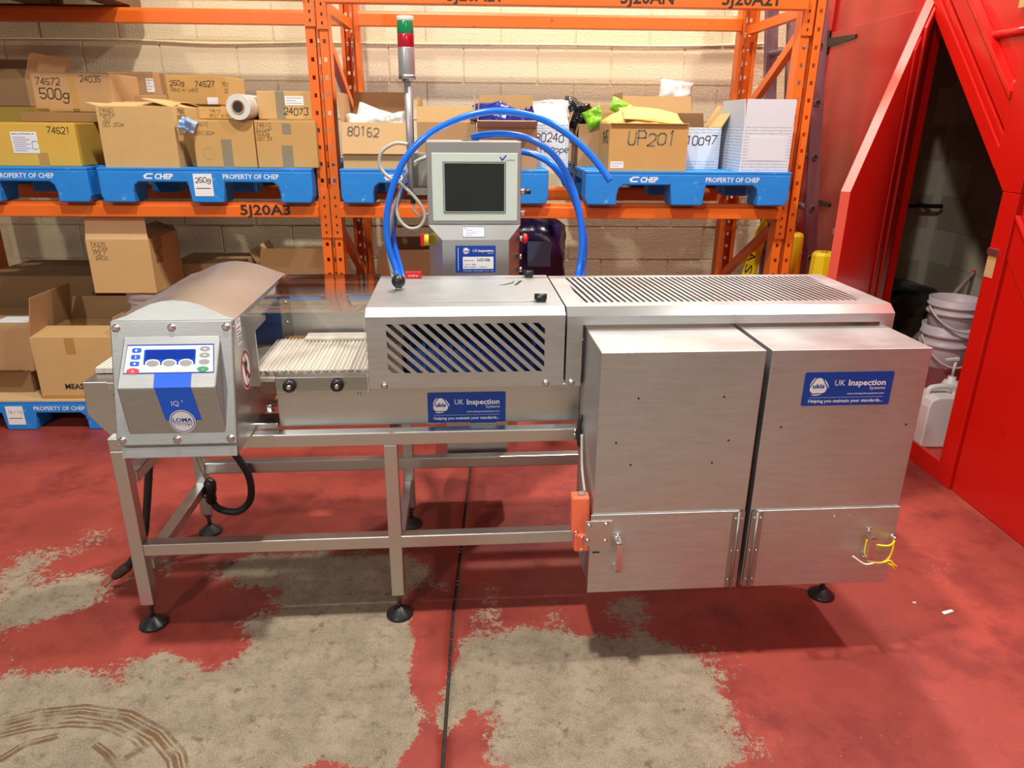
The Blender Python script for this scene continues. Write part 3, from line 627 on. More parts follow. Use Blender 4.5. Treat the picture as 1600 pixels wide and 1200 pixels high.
# things seen through the cover slots
for i, (x, y, z, w, m) in enumerate(((.62, .2, .86, .05, BBELT), (.78, .25, .84, .08, STEELP), (.95, .2, .85, .06, KTAN), (1.1, .3, .84, .05, STEELP), (1.18, .22, .88, .05, YEL), (1.3, .2, .86, .06, YEL), (1.38, .3, .84, .06, REDP))):
    MB().cyl((x, y - .07, z), (x + .05, y + .09, z), w * .4, n=12).build(('air_cylinder', 'air_fitting')[i % 2], m, mc)
bar('reject_bed', .54, 1.44, .05, .40, .776, .80, RUB)
# reject bins
for k, (x0, x1) in enumerate(((.574, 1.002), (1.017, 1.447))):
    yF = -.252
    bx = MB().box(x0, x1, yF, .018, .248, .960).build('reject_bin', STEELM, mc, bevel=.002)
    bx['label'] = 'left reject bin cabinet' if k == 0 else 'right reject bin cabinet with the blue sticker'
    q = MB()
    for (u, v) in ([(.24, .835), (.77, .835), (.12, .71), (.83, .71), (.22, .645), (.74, .645)] if k == 0 else [(.12, .745), (.93, .745)]):
        flat(q, ell(x0 + (x1 - x0) * u, v, .003, .003, 10), (0, yF, 0), X, Z, .0006)
    q.build('bolt_holes', INK, bx)['kind'] = 'stuff'
    dz = .497 if k == 0 else .495
    hx = (x1 - .036, x1 - .002) if k == 0 else (x0 + .002, x0 + .036)
    dr = MB().box(x0 - .006 if k == 0 else x0 + .018, x1 - .016 if k == 0 else x1 + .003, yF - .005, yF - .001, .246, dz).build('bin_door', STEELM, mc, bevel=.0015)
    hg = MB().box(hx[0], hx[1], yF - .0075, yF - .005, .249, dz - .002); xm = (hx[0] + hx[1]) / 2
    hg.cyl((xm, yF - .008, .249), (xm, yF - .008, dz - .002), .0045, n=10); hgo = hg.build('piano_hinge', STEELD, mc)
    q = MB()
    for z in (.275, .37, .475):
        for x in (hx[0] + .008, hx[1] - .008): q.lathe([(.0045, 0), (.003, .003)], (x, yF - .0075, z), (0, -1, 0), 10)
    q.build('rivets', STEELP, hgo)['kind'] = 'stuff'
    hxx = .645 if k == 0 else 1.368
    hz0, hz1 = (.335, .425) if k == 0 else (.345, .415)
    hn = MB().box(hxx - .009, hxx + .009, yF - .040, yF - .036, hz0, hz1).box(hxx - .009, hxx + .009, yF - .040, yF - .005, hz1 - .004, hz1).box(hxx - .009, hxx + .009, yF - .040, yF - .005, hz0, hz0 + .004)
    hn.box(hxx - .009, hxx + .009, yF - .008, yF - .005, hz1, hz1 + .016).box(hxx - .009, hxx + .009, yF - .008, yF - .005, hz0 - .016, hz0)
    hno = hn.build('door_handle', STEELP, mc, bevel=.001)
    for z in (hz0 - .009, hz1 + .009): hexbolt(MB(), (hxx, yF - .008, z), (0, -1, 0), .004, .004).build('bolt', STEELP, hno)
    if k == 0:
        lp = MB().box(.553, .628, yF - .0085, yF - .0055, .402, .480).build('latch_plate', STEEL, mc, bevel=.001)
        for x, z in ((.563, .467), (.610, .470), (.561, .420), (.610, .417)): hexbolt(MB(), (x, yF - .0085, z), (0, -1, 0), .005, .004).build('bolt', STEELP, lp)
        q = MB(); flat(q, rect(.577, .597, .377, .382), (0, yF - .005, 0), X, Z, .0006); q.build('key_slot', INK, dr)
    else:
        q = MB()
        for x, z in ((1.26, .47), (1.305, .47)): q.lathe([(.004, 0), (.003, .003)], (x, yF - .005, z), (0, -1, 0), 10)
        q.build('screws', STEELP, dr)['kind'] = 'stuff'
        yc = yF - .03; tie = MB(); tie.tube([(1.375, yc, .39), (1.41, yc - .012, .392), (1.44, yc + .008, .39), (1.444, yF - .012, .398)], .0028, 8)
        tie.tube([(1.444, yF - .014, .398), (1.435, yc, .37), (1.425, yc - .005, .345), (1.40, yc - .01, .335), (1.37, yc, .335)], .0028, 8)
        tie.tube([(1.41, yc - .01, .335), (1.425, yc - .012, .343), (1.44, yc - .014, .33), (1.45, yc - .012, .322)], .0024, 8).tube([(1.42, yc - .01, .334), (1.432, yc - .016, .33), (1.446, yc - .012, .312)], .0024, 8).tube([(1.36, yc + .01, .40), (1.358, yc + .006, .36), (1.37, yc, .335)], .0024, 8); tie.build('yellow_wire', YEL, mc)
        hexbolt(MB(), (1.445, yF - .005, .398), (0, -1, 0), .006, .014).build('tie_bolt', STEELP, mc)
        MB().tube([(1.318, yc - .005, .357), (1.345, yc - .01, .338), (1.36, yc - .012, .333), (1.385, yc - .008, .335)], .0024, 8).build('white_cable_tie', PAPER, mc)
# orange interlock switch with cable
os_ = MB().hexa([(.520, -.235, .425), (.571, -.238, .425), (.571, -.195, .425), (.522, -.19, .425)], [(.518, -.225, .535), (.567, -.235, .54), (.568, -.195, .54), (.520, -.185, .535)]).build('interlock_switch', SAFE, mc, bevel=.006)
MB().box(.528, .571, -.245, -.205, .375, .428).build('switch_head', SAFE, os_, bevel=.004)
for x, z in ((.531, .437), (.548, .42), (.548, .38)): hexbolt(MB(), (x, -.243, z), (0, -1, 0), .004, .004).build('screw', STEELP, os_)
MB().lathe([(.011, 0), (.011, .003), (.008, .005)], (.548, -.21, .538), n=14).build('cable_gland', BELTG, os_)
MB().tube([(.558, -.20, .54), (.562, -.12, .58), (.565, -.08, .66)], .004, 8).build('switch_cable', GREYC, os_)
# bracket and black tube at the bin's left edge
MB().tube([(.571, -.028, .70), (.566, -.034, .68), (.566, -.034, .62), (.571, -.03, .60)], .007, 8).build('black_tube', RUB, mc)
for z in (.635, .648): hexbolt(MB(), (.556, -.02, z - .003), (0, -1, 0), .005, .004).build('bolt', STEELP, mc)
# UK inspection stickers
def blob(cx, cy, r, n=36, e=.16): return [(cx + r * (1 + e * math.cos(3 * (t - math.pi / 2))) * math.cos(t), cy + r * (1 + e * math.cos(3 * (t - math.pi / 2))) * math.sin(t)) for t in [2 * math.pi * i / n for i in range(n)]]
def logo(mb, o, xd, yd, cx, cy, r, e=.0012):
    flat(mb, blob(cx, cy, r), o, xd, yd, e)
    B1, B2 = blob(cx, cy, r * 1.17, 72), blob(cx + 0, cy, r * 1.42, 72)
    for a0 in (112, 232, 352):
        idx = [int((a0 + k * 6.5) % 360 / 5) for k in range(11)]
        for k in range(10):
            i0, i1 = idx[k], idx[k + 1]; f0, f1 = math.sin(math.pi * k / 10) ** .7, math.sin(math.pi * (k + 1) / 10) ** .7
            lerp = lambda i, f: (B1[i][0] + (B2[i][0] - B1[i][0]) * f * .8, B1[i][1] + (B2[i][1] - B1[i][1]) * f * .8)
            flat(mb, [B1[i0], lerp(i0, f0), lerp(i1, f1), B1[i1]], o, xd, yd, e)
def sticker(o, xd, yd, w, h, n, par=None, foot=True):
    p = plate(rrect(0, w, 0, h, .004), o, xd, yd, .0006).build('blue_sticker', STICK, mc); q = MB()
    ov = Vector(o); xv, yv = Vector(xd), Vector(yd); at = lambda u, v: ov + xv * (w * u) + yv * (h * v)
    logo(q, ov, xv, yv, w * .165, h * .575, w * .088)
    letter(q, 'UK', at(.345, .60), xv, yv, h * .175, w * .115, 0, .0012); letter(q, 'Inspection', at(.50, .60), xv, yv, h * .175, w * .42, .025, .0012)
    letter(q, 'Systems', at(.745, .475), xv, yv, h * .095, w * .178, -.0, .0012)
    letter(q, 'www.ukinspectionsystems.com', at(.50, .335), xv, yv, h * .05, w * .42, .015, .0012)
    flat(q, rect(w * .08, w * .92, h * .245, h * .252), ov, xv, yv, .0012)
    letter(q, 'Helping you maintain your standards...', at(.075, .10), xv, yv, h * .095, w * .845, .02, .0012)
    q.build('sticker_lettering', WHT, p)
    q = MB(); letter(q, 'ukis', at(.098, .535), xv, yv, h * .13, w * .135, .035, .0018); q.build('logo_lettering', STICK, p); return p
sticker((.121, .0312, .659), X, Z, .231, .095, 0)
sticker((1.1135, -.2525, .805), (1, 0, .0), (0, 0, 1), .241, .0935, 1)

# control cabinet with touchscreen
cbx = (.116, .44)
CF = .605
cu = MB().px([(CF, 1.165), (CF, 1.442), (CF + .20, 1.442), (CF + .20, .26), (CF + .05, .26), (CF + .05, 1.165)], *cbx).build('control_cabinet', STEELV, mc, bevel=.003)
lowf = [(cbx[0], .65), (.164, .585), (.398, .585), (cbx[1], .65)]
lo_ = MB(); lo_.add([(cbx[0], .655, .26), (.164, .585, .26), (.398, .585, .26), (cbx[1], .655, .26), (cbx[0], .655, 1.165), (.164, .585, 1.115), (.398, .585, 1.115), (cbx[1], .655, 1.165), (cbx[0], .605, 1.165), (cbx[1], .605, 1.165)],
    [(0, 1, 5, 4), (1, 2, 6, 5), (2, 3, 7, 6), (0, 3, 2, 1), (8, 9, 6, 5), (4, 5, 8), (7, 9, 6)])
lo_.build('lower_housing', STEELV, mc)
bez = MB().box(.134, .427, CF - .006, CF - .0005, 1.179, 1.404).build('touchscreen_bezel', PANEL, mc, bevel=.0015)
MB().box(.172, .386, CF - .0075, CF - .0055, 1.206, 1.376).build('screen_gasket', BLK, bez)
q = MB()
for a, b, c_, d in ((.1745, .3835, 1.3715, 1.3735), (.1745, .3835, 1.2085, 1.2105), (.1745, .1765, 1.2105, 1.3715), (.3815, .3835, 1.2105, 1.3715)): q.box(a, b, CF - .0085, CF - .007, c_, d)
q.build('screen_frame', PANEL, bez)
MB().box(.1765, .3815, CF - .0080, CF - .0072, 1.2105, 1.3715).build('screen', SCREEN, bez)
q = MB(); flat(q, [(.365, 1.392), (.372, 1.380), (.376, 1.380), (.390, 1.398), (.385, 1.398), (.374, 1.385), (.368, 1.394)], (0, CF - .006, 0), X, Z, .0006); letter(q, 'VANTREX', (.384, CF - .006, 1.3795), X, Z, .0045, .034); q.build('panel_lettering', STICK, bez)
# sloped label and blue info sticker
sv = (Vector((0, .605, 1.165)) - Vector((0, .585, 1.115))).normalized(); so_ = Vector((.236, .585, 1.115)) + Vector((0, -.0010, .0004)) + sv * .010
wl = plate(rect(0, .076, 0, .036), so_, X, sv, .0006).build('white_label', WHT, mc); q = MB()
for k in range(4): flat(q, rect(.008, .035 + (k % 3) * .014, .006 + k * .006, .0072 + k * .006), so_, X, sv, .0012)
flat(q, [(.006, .029), (.014, .029), (.008, .033)], so_, X, sv, .0012)
for a in (rect(0, .076, 0, .001), rect(0, .076, .035, .036), rect(0, .001, 0, .036), rect(.075, .076, 0, .036)): flat(q, a, so_, X, sv, .0012)
q.build('label_lettering', STICK, wl)
io = Vector((.209, .585, 1.0)); ip = plate(rrect(0, .142, 0, .095, .002), io, X, (0, 0, 1), .0006).build('machine_number_sticker', STICK, mc); q = MB()
at = lambda u, v: io + Vector((.142 * u, 0, .095 * v))
logo(q, io, Vector(X), Vector(Z), .038, .077, .0095)
letter(q, 'UK', at(.43, .77), X, Z, .0095, .017, 0, .0012); letter(q, 'Inspection', at(.57, .77), X, Z, .0095, .053, .02, .0012); letter(q, 'Systems', at(.80, .70), X, Z, .0038, .02, 0, .0012)
flat(q, rect(.026, .134, .013, .056), io, X, Z, .0010)
letter(q, 'Refurbishing   Checkweighing   X-ray   Sales', at(.19, .055), X, Z, .003, .108, .01, .0012)
flat(q, rect(.009, .0105, .008, .088), io, X, Z, .0012); q.build('sticker_lettering', WHT, ip)
q = MB(); letter(q, 'U2106', at(.54, .43), X, Z, .0105, .045, .01, .0018); letter(q, 'Machine Number:', at(.22, .44), X, Z, .004, .036, .01, .0018)
letter(q, 'Tel: 01 1 9888', at(.22, .29), X, Z, .0038, .04, .01, .0018); letter(q, 'Email: ukis', at(.22, .20), X, Z, .0038, .08, .01, .0018); letter(q, 'ukis', at(.215, .775), X, Z, .006, .0175, .03, .0018); q.build('label_lettering', INK, ip)
# switches on the cabinet's sides
sw = MB().lathe([(.020, 0), (.020, .012)], (cbx[0], .64, 1.107), (-1, 0, 0), 20).build('isolator_plate', YEL, mc, bevel=.002)
MB().lathe([(.0205, 0), (.0205, .004)], (cbx[0] - .012, .64, 1.107), (-1, 0, 0), 20).build('isolator_ring', YEL, sw); MB().box(cbx[0] - .030, cbx[0] - .014, .630, .65, 1.085, 1.129).build('isolator_handle', REDP, sw, bevel=.003)
for z, ln in ((1.274, .018), (1.20, .020), (1.045, .008), (.998, .010)):
    b_ = MB().lathe([(.010, 0), (.010, ln)], (cbx[1], .645, z), (1, 0, 0), 16).build('side_switch', STEELP, mc)
    if z == 1.274: MB().lathe([(.006, 0), (.009, .004), (.009, .018), (.006, .02)], (cbx[1] + ln, .645, z), (1, 0, 0), 8).build('key', BLK, b_)
es = MB().lathe([(.010, 0), (.010, .012)], (cbx[1], .645, 1.11), (1, 0, 0), 16).build('stop_button', STEELP, mc); MB().lathe([(.012, 0), (.019, .004), (.017, .015), (.006, .019)], (cbx[1] + .011, .645, 1.11), (1, 0, 0), 20).build('mushroom_head', REDP, es)
ey = MB().lathe([(.012 + .0, 0), (.02, .004), (.012, .004)], (.268, .66, 1.442), n=20, cap=False)
MB().box(.238, .298, .64, .685, 1.442, 1.446).build('hose_clamp_plate', STEELP, mc, bevel=.001)
MB().box(.045, .116, .70, .78, 1.285, 1.40).build('junction_box', mat('grey_box_paint', rgb(150, 148, 138), .5), mc, bevel=.003)
# stack light
slx, sly = .060, .655
pl = MB().cyl((slx, sly, 1.265), (slx, sly, 1.645), .0115, n=18).build('stack_light_pole', ALU, mc)
MB().box(slx - .014, slx + .06, sly - .01, sly + .02, 1.262, 1.285).build('pole_clamp', STEELD, pl)
def ring_(name, z0, z1, r, m, par): return MB().lathe([(r * .98, z0), (r, z0 + .002), (r, z1 - .002), (r * .98, z1)], (slx, sly, 0), n=28).build(name, m, par)
hs = ring_('stack_light_base', 1.645, 1.730, .0275, ALU, mc)
MB().lathe([(.017, 1.628), (.017, 1.635), (.0285, 1.635), (.0285, 1.648)], (slx, sly, 0), n=28).build('base_ring', STEELD, hs)
ring_('red_lens', 1.730, 1.770, .0272, REDL, mc); ring_('green_lens', 1.770, 1.808, .0272, GRNL, mc); ring_('lens_cap', 1.808, 1.822, .0275, LITE, mc)
# blue air hoses
hz = .62
MB().tube([(.03, .50, .88), (.005, .60, .985), (-.028, .62, 1.10), (-.022, .62, 1.22), (.03, .62, 1.36), (.11, .62, 1.45), (.21, .62, 1.505), (.32, .62, 1.535), (.43, .62, 1.532), (.53, .61, 1.505), (.62, .60, 1.45), (.69, .585, 1.385), (.745, .57, 1.315)], .0115, 12).build('air_hose', HOSE, mc)
MB().tube([(.27, .66, 1.452), (.32, .66, 1.462), (.40, .66, 1.464), (.48, .66, 1.446), (.56, .66, 1.395), (.62, .66, 1.305), (.655, .65, 1.20), (.668, .64, 1.09), (.655, .62, .985), (.63, .55, .88)], .0115, 12).build('air_hose', HOSE, mc)
MB().tube([(.45, .74, 1.405), (.50, .72, 1.395), (.56, .70, 1.36), (.62, .69, 1.285), (.66, .68, 1.19), (.682, .67, 1.09), (.672, .64, .985), (.65, .55, .88)], .0115, 12).build('air_hose', HOSE, mc)
MB().tube([(.05, .52, .88), (.018, .62, .985), (-.01, .66, 1.10), (-.008, .68, 1.18), (.02, .70, 1.27), (.06, .72, 1.33)], .010, 12).build('air_hose', HOSE, mc)
MB().tube([(.02, .55, .90), (-.022, .64, 1.0), (-.03, .66, 1.08), (-.008, .66, 1.20), (.03, .66, 1.30), (.07, .66, 1.36), (.12, .68, 1.392)], .007, 10).build('grey_cable', GREYC, mc)
MB().tube([(.055, .64, 1.430), (.01, .645, 1.432), (-.035, .645, 1.405), (-.045, .645, 1.36), (-.02, .645, 1.325), (.03, .64, 1.295), (.08, .635, 1.245), (.105, .635, 1.195), (.085, .635, 1.155), (.045, .635, 1.150), (.012, .635, 1.185), (.01, .64, 1.24), (.04, .65, 1.32), (.075, .66, 1.37), (.12, .67, 1.388)], .006, 10).build('grey_cable', GREYC, mc)
MB().tube([(.116, .66, 1.195), (.09, .65, 1.19), (.068, .645, 1.21), (.064, .645, 1.245), (.06, .65, 1.27)], .005, 8).build('grey_cable', GREYC, mc)
MB().cyl((.064, .645, 1.232), (.064, .645, 1.27), .008, n=12).build('cable_gland', BLK, mc)
# corrugated conduits and under-frame cables
def conduit(pts, r=.012): return MB().tube(pts, r, 12, 16, .07).build('black_conduit', RUB, mc)
conduit([(-.70, .16, .655), (-.735, .17, .60), (-.765, .18, .50), (-.79, .19, .40), (-.815, .20, .30), (-.85, .21, .18), (-.91, .20, .085)])
pg = MB().lathe([(.012, 0), (.017, .01), (.017, .05), (.012, .07), (.006, .075)], (-.905, .20, .088), (-.75, -.05, -.55), 14).build('plug', mat('dirty_plug', rgb(70, 52, 38), .6), mc)
for s_ in (-.012, .012): MB().beam((-.955, .195 + s_, .047), (-.985, .19 + s_ * 1.6, .026), .005, .005).build('plug_pin', STEELD, pg)
conduit([(-.70, .48, .60), (-.68, .49, .50), (-.65, .50, .42), (-.60, .50, .33), (-.57, .50, .25), (-.578, .50, .16), (-.63, .50, .112), (-.70, .505, .125), (-.725, .51, .17)], .013)
MB().tube([(-.72, .40, .62), (-.62, .42, .575), (-.52, .40, .58), (-.42, .36, .60), (-.34, .30, .635)], .011, 10).build('grey_conduit', STEELD, mc)
jb = MB().lathe([(.015, 0), (.020, .01), (.018, .04), (.022, .05), (.022, .085), (.012, .10)], (-.722, .505, .15), (0.05, 0, 1), 14).build('conduit_connector', BLK, mc)
MB().tube([(-.765, .515, .58), (-.763, .512, .40), (-.74, .505, .28), (-.72, .505, .22)], .003, 8).build('green_wire', mat('green_wire_sheath', rgb(110, 130, 80), .5), mc)
for z in (.16, .20): MB().lathe([(.029, 0), (.030, .003), (.029, .006)], (-.757, .545, z), n=4).build('cable_tie', BLK, mc)
MB().tube([(-.18, .3, .635), (-.08, .30, .612), (-.02, .26, .575), (.0, .2, .565)], .008, 8).build('grey_hose', GREYC, mc)
MB().tube([(.09, .5, .60), (.06, .50, .56), (.03, .52, .52)], .004, 8).build('grey_cable', GREYC, mc)
MB().tube([(.30, .30, .655), (.40, .3, .60), (.50, .28, .595), (.56, .2, .63)], .006, 8).build('black_cable', RUB, mc)
# small bolts beside the head
hexbolt(MB(), (-.34, .05, .70), (0, 0, 1), .010, .02).build('levelling_bolt', STEELP, mc)
bar('head_mount', -.40, -.315, .02, .10, .652, .672, STEELP)

# brown tyre scuffs on the floor
def scuff():
    m = bpy.data.materials.new('brown_scuff'); m.use_nodes = True; nt = m.node_tree; N = nt.nodes; L = nt.links; p = N['Principled BSDF']
    p.inputs['Base Color'].default_value = rgb(112, 80, 44); p.inputs['Roughness'].default_value = .8
    tc = N.new('ShaderNodeTexCoord'); n = N.new('ShaderNodeTexNoise'); n.inputs['Scale'].default_value = 16; n.inputs['Detail'].default_value = 9; L.new(tc.outputs['Object'], n.inputs['Vector'])
    mr = N.new('ShaderNodeMapRange'); mr.inputs[1].default_value = .36; mr.inputs[2].default_value = .62; mr.inputs[4].default_value = .8; L.new(n.outputs['Fac'], mr.inputs[0]); L.new(mr.outputs[0], p.inputs['Alpha']); return m
SC = scuff()
def mark(pts, offs):
    q = MB()
    for o_, w in offs:
        P = [Vector((x, y, 0)) for x, y in pts]; pr = None
        for i in range(len(P) - 1):
            for k in range(6):
                t = (i + k / 6) / (len(P) - 1); a = P[i].lerp(P[i + 1], k / 6); b = P[i].lerp(P[i + 1], (k + 1) / 6); d = (P[min(i + 1, len(P) - 1)] - P[max(i - 1, 0)]).normalized(); nn = Vector((-d.y, d.x, 0))
                q1 = a + nn * (o_ - w / 2); q2 = a + nn * (o_ + w / 2)
                if pr: q.add([pr[0], q1, q2, pr[1]], [(0, 1, 2, 3)])
                pr = (q1, q2)
    for i, v in enumerate(q.v): q.v[i] = (v[0], v[1], .0006)
    o = q.build('tyre_scuff', SC, fl); o['kind'] = 'stuff'
mark([(-1.285, 1.517), (-1.204, 1.547), (-1.092, 1.56), (-.962, 1.534), (-.852, 1.473), (-.774, 1.4), (-.737, 1.334)], ((.014, .009), (.001, .006), (-.012, .012), (-.028, .006)))
mark([(-1.259, 1.474), (-1.191, 1.497), (-1.098, 1.507), (-1.011, 1.499), (-.909, 1.454), (-.852, 1.407)], ((.008, .009), (-.006, .007)))
mark([(-1.005, 1.437), (-.958, 1.406), (-.903, 1.357)], ((0, .012), (.012, .006)))
mark([(-1.209, 1.394), (-1.175, 1.441), (-1.094, 1.47)], ((0, .012), (.014, .006)))
# ================================================================== PALLET RACK
RY, RB = 3.55, 4.40
rack = thing('pallet_rack', 'orange steel pallet rack with slotted uprights against the cream block wall', 'rack', (0, RY, 0))
def slotted(z1=2.7):
    """one upright: two slotted face strips, recessed slotted web, side flanges; origin at face left bottom"""
    mb = MB(); W_ = .1; pitch = .075; nz = int(z1 / pitch)
    def strip(xs, y, hz0, hz1, off):
        for k in range(nz):
            zs = [k * pitch, k * pitch + hz0, k * pitch + hz1, (k + 1) * pitch]
            for a in range(3):
                for b in range(3):
                    if a == 1 and b == 1: continue
                    mb.add([(xs[a], y, zs[b]), (xs[a + 1], y, zs[b]), (xs[a + 1], y, zs[b + 1]), (xs[a], y, zs[b + 1])], [(0, 1, 2, 3)])
    strip([.0, .014, .028, .043], 0, .028, .046, 0); strip([.057, .072, .086, W_], 0, .028, .046, 0)
    strip([.044, .0465, .0535, .056], .018, .02, .048, 0)
    z = nz * pitch
    for x, ya, yb in ((.043, 0, .018), (.057, 0, .018), (0, 0, .075), (W_, 0, .075)):
        mb.add([(x, ya, 0), (x, yb, 0), (x, yb, z), (x, ya, z)], [(0, 1, 2, 3)])
    mb.add([(0, .075, 0), (.02, .075, 0), (.02, .075, z), (0, .075, z), (W_ - .02, .075, 0), (W_, .075, 0), (W_, .075, z), (W_ - .02, .075, z)], [(0, 1, 2, 3), (4, 5, 6, 7)])
    me = mb.mesh('upright_post', ORANGE); return me
upm = slotted()
def post(x, back):
    o = bpy.data.objects.new('upright_post', upm); C.objects.link(o); o.parent = rack
    so = o.modifiers.new('thickness', 'SOLIDIFY'); so.thickness = .0022
    if back: o.location = (x + .1, RB - RY + .08, 0); o.rotation_euler = (0, 0, math.pi)
    else: o.location = (x, 0, 0)
    MB().box(x - .01, x + .11, (RB - RY) if back else 0, (RB - RY + .09) if back else .09, 0, .006).build('base_plate', ORANGE, rack)
PXS = (-3.02, -.79, 1.44)
for x in PXS:
    post(x, False); post(x, True)
    xm = x + .05; yb_ = RB - RY
    for (ya, za, yb, zb) in ((.08, 2.0, yb_, 2.0), (.08, 1.93, yb_, 1.52), (.08, 1.05, yb_, .62), (.08, .98, yb_, 1.42), (.08, .12, yb_, .55), (.08, .1, yb_, .1)):
        MB().beam((xm, ya, za), (xm, yb, zb), .035, .045).build('diagonal_brace' if za != zb else 'horizontal_brace', ORANGE, rack)
def rack_beam(x0, x1, y, z0, z1, back=False):
    d = .05
    prof = [(0, z0), (d, z0), (d, z1), (.022, z1), (.022, z1 - .018), (0, z1 - .018)] if not back else [(0, z0), (d, z0), (d, z1), (.006, z1), (.0, z1 - .016)]
    b = MB().px([(y + u, v) for u, v in prof], x0, x1).build('beam', ORANGE, rack, bevel=.003)
    for xe, s in ((x0, -1), (x1, 1)):
        if not back:
            p = MB().box(min(xe, xe + s * .047), max(xe, xe + s * .047), -.007, -.002, z0 - .10, z1 + .06)
            pb = p.build('beam_connector', ORANGE, b)
            hk = MB()
            for zz in (-.075, -.04, .0, .05, .09):
                flat(hk, rect(-.004, .004, -.006, .006), (xe + s * .024, -.0072, z0 + zz), (1, 0, 0), (0, 0, 1), .0006)
            hk.build('connector_hook_marks', DIRT_SHADE, b)['kind'] = 'stuff'
    return b
b1 = rack_beam(-2.92, -.79 - .0, -.045, 1.07, 1.14); rack_beam(-2.92, -.79, -.045, 1.995, 2.075)
b2 = rack_beam(-.69, 1.44, -.045, 1.07, 1.14); b3 = rack_beam(-.69, 1.44, -.045, 1.985, 2.075)
for x0, x1 in ((-2.92, -.79), (-.69, 1.44)):
    for z in (1.07, 1.995): rack_beam(x0, x1, RB - RY - .02, z, z + .075, True)
def stencil(text, x, z, h, w, par):
    m = MB(); letter(m, text, (x, -.0458, z), (1, 0, 0), (0, 0, 1), h, w, .02); m.build('stencil_lettering', INK, par)
stencil('5J20A3', -1.155, 1.083, .047, .235, b1)
for t, x, w in (('5J20ALT', -.16, .25), ('5J20AN', .60, .235), ('5J20A21', 1.05, .25)): stencil(t, x, 2.0, .05, w, b3)

# ================================================================== PALLETS
def pallet(x, y, z, label, rz=0, sticker=None, group='blue pallets', m=BLUE, text=True):
    t = thing('pallet', label, 'pallet', (x, y, z), rz, group)
    W_, D_, H_ = .97, 1.15, .155
    # front and back fascia with feet in one moulded profile each
    def fascia(y0, y1, nm):
        P = [(0, .03), (.012, 0), (.15, 0), (.15, .045), (.158, .075), (.178, .092), (.40, .092), (.405, .05), (.412, 0), (.558, 0), (.565, .05), (.57, .092),
             (.792, .092), (.812, .075), (.82, .045), (.82, 0), (.958, 0), (.97, .03), (.97, H_ - .012), (0, H_ - .012)]
        MB().py(P, y0, y1).build(nm, m, t, bevel=.006)
    fascia(0, .14, 'front_fascia'); fascia(D_ - .14, D_, 'rear_fascia')
    for x0, x1 in ((.012, .15), (.412, .558), (.82, .958)): MB().box(x0, x1, .5, .64, 0, H_ - .012).build('middle_foot', m, t, bevel=.012)
    n = 7
    for i in range(n):
        y0 = i * (D_ - .11) / (n - 1); MB().box(0, W_, y0 + .0, y0 + .11, H_ - .012, H_).build('deck_board', m, t, bevel=.002)
    for x0 in (.01, .41, .82): MB().box(x0, x0 + .14, .14, D_ - .14, .105, H_ - .012).build('stringer', m, t)
    if text:
        f = MB(); letter(f, 'PROPERTY OF CHEP', (.565, 0, .108), (1, 0, 0), (0, 0, 1), .022, .255, .012)
        letter(f, 'CHEP', (.255, 0, .106), (1, 0, 0), (0, 0, 1), .024, .082, .035, slant=.2)
        A = [(.25 + .004 * 0, .131), (.222, .131), (.205, .120), (.213, .106), (.243, .106), (.245, .112), (.219, .112), (.217, .119), (.226, .125), (.251, .125)]
        flat(f, A, (0, 0, 0), (1, 0, 0), (0, 0, 1), .0008); f.build('pallet_lettering', WHT, t)['kind'] = 'stuff'
    if sticker:
        tx, xx, zz = sticker
        s = MB().box(xx, xx + .085, -.0015, 0, zz, zz + .10).build('paper_note', PAPER, t); h = MB()
        strokes(h, tx, (xx + .008, -.0015, zz + .062), (1, 0, 0), (0, 0, 1), .086 / (len(tx) + .3) * 1.12, .0028); flat(h, rect(.008, .075, .034, .037), (xx, -.0015, zz), (1, 0, 0), (0, 0, 1), .0008)
        h.build('handwriting', INK, s)
    return t
PT = 1.14 + .155
pallet(-2.785, 3.47, 1.14, 'blue pallet cut off by the left edge, under the yellow carton', group=None)
pallet(-1.77, 3.47, 1.14, 'blue pallet with a white 250g note on its front', sticker=('250g', .43, .03), group=None)
pallet(-.67, 3.47, 1.14, 'blue pallet on the shelf right behind the touchscreen cabinet', group=None)
pallet(.47, 3.44, 1.14, 'blue pallet under the UP 201 carton and white carton', group=None)
fp = pallet(-2.86, 3.46, 0, 'blue pallet on the floor with a plywood sheet and 1kilo note', sticker=('1kilo', .425, .03), group=None)
MB().box(0, .97, .0, 1.12, .155, .161).build('plywood_sheet', WOODP, fp)
pw = thing('wooden_pallet', 'dark wooden pallet on the top beams at upper left', 'pallet', (-2.95, 3.5, 2.075))
for y in (0, .2, .4, .6, .8, 1.0): MB().box(0, 1.0, y, y + .14, .10, .12).build('deck_board', WOODD, pw)
for x in (0, .43, .86): MB().box(x, x + .14, 0, 1.14, .02, .10).build('bearer', WOODD, pw)
for y in (0, .5, 1.0): MB().box(0, 1.0, y, y + .14, 0, .02).build('bottom_board', WOODD, pw)
cu_ = thing('carton', 'large unseen brown carton added on the upper left wooden pallet to shade the wall', 'carton', (-2.93, 3.53, 2.197))
MB().box(0, .95, 0, 1.0, 0, .5).build('body', KBRN, cu_, bevel=.004)  # load above the view, added for its shadow on the wall

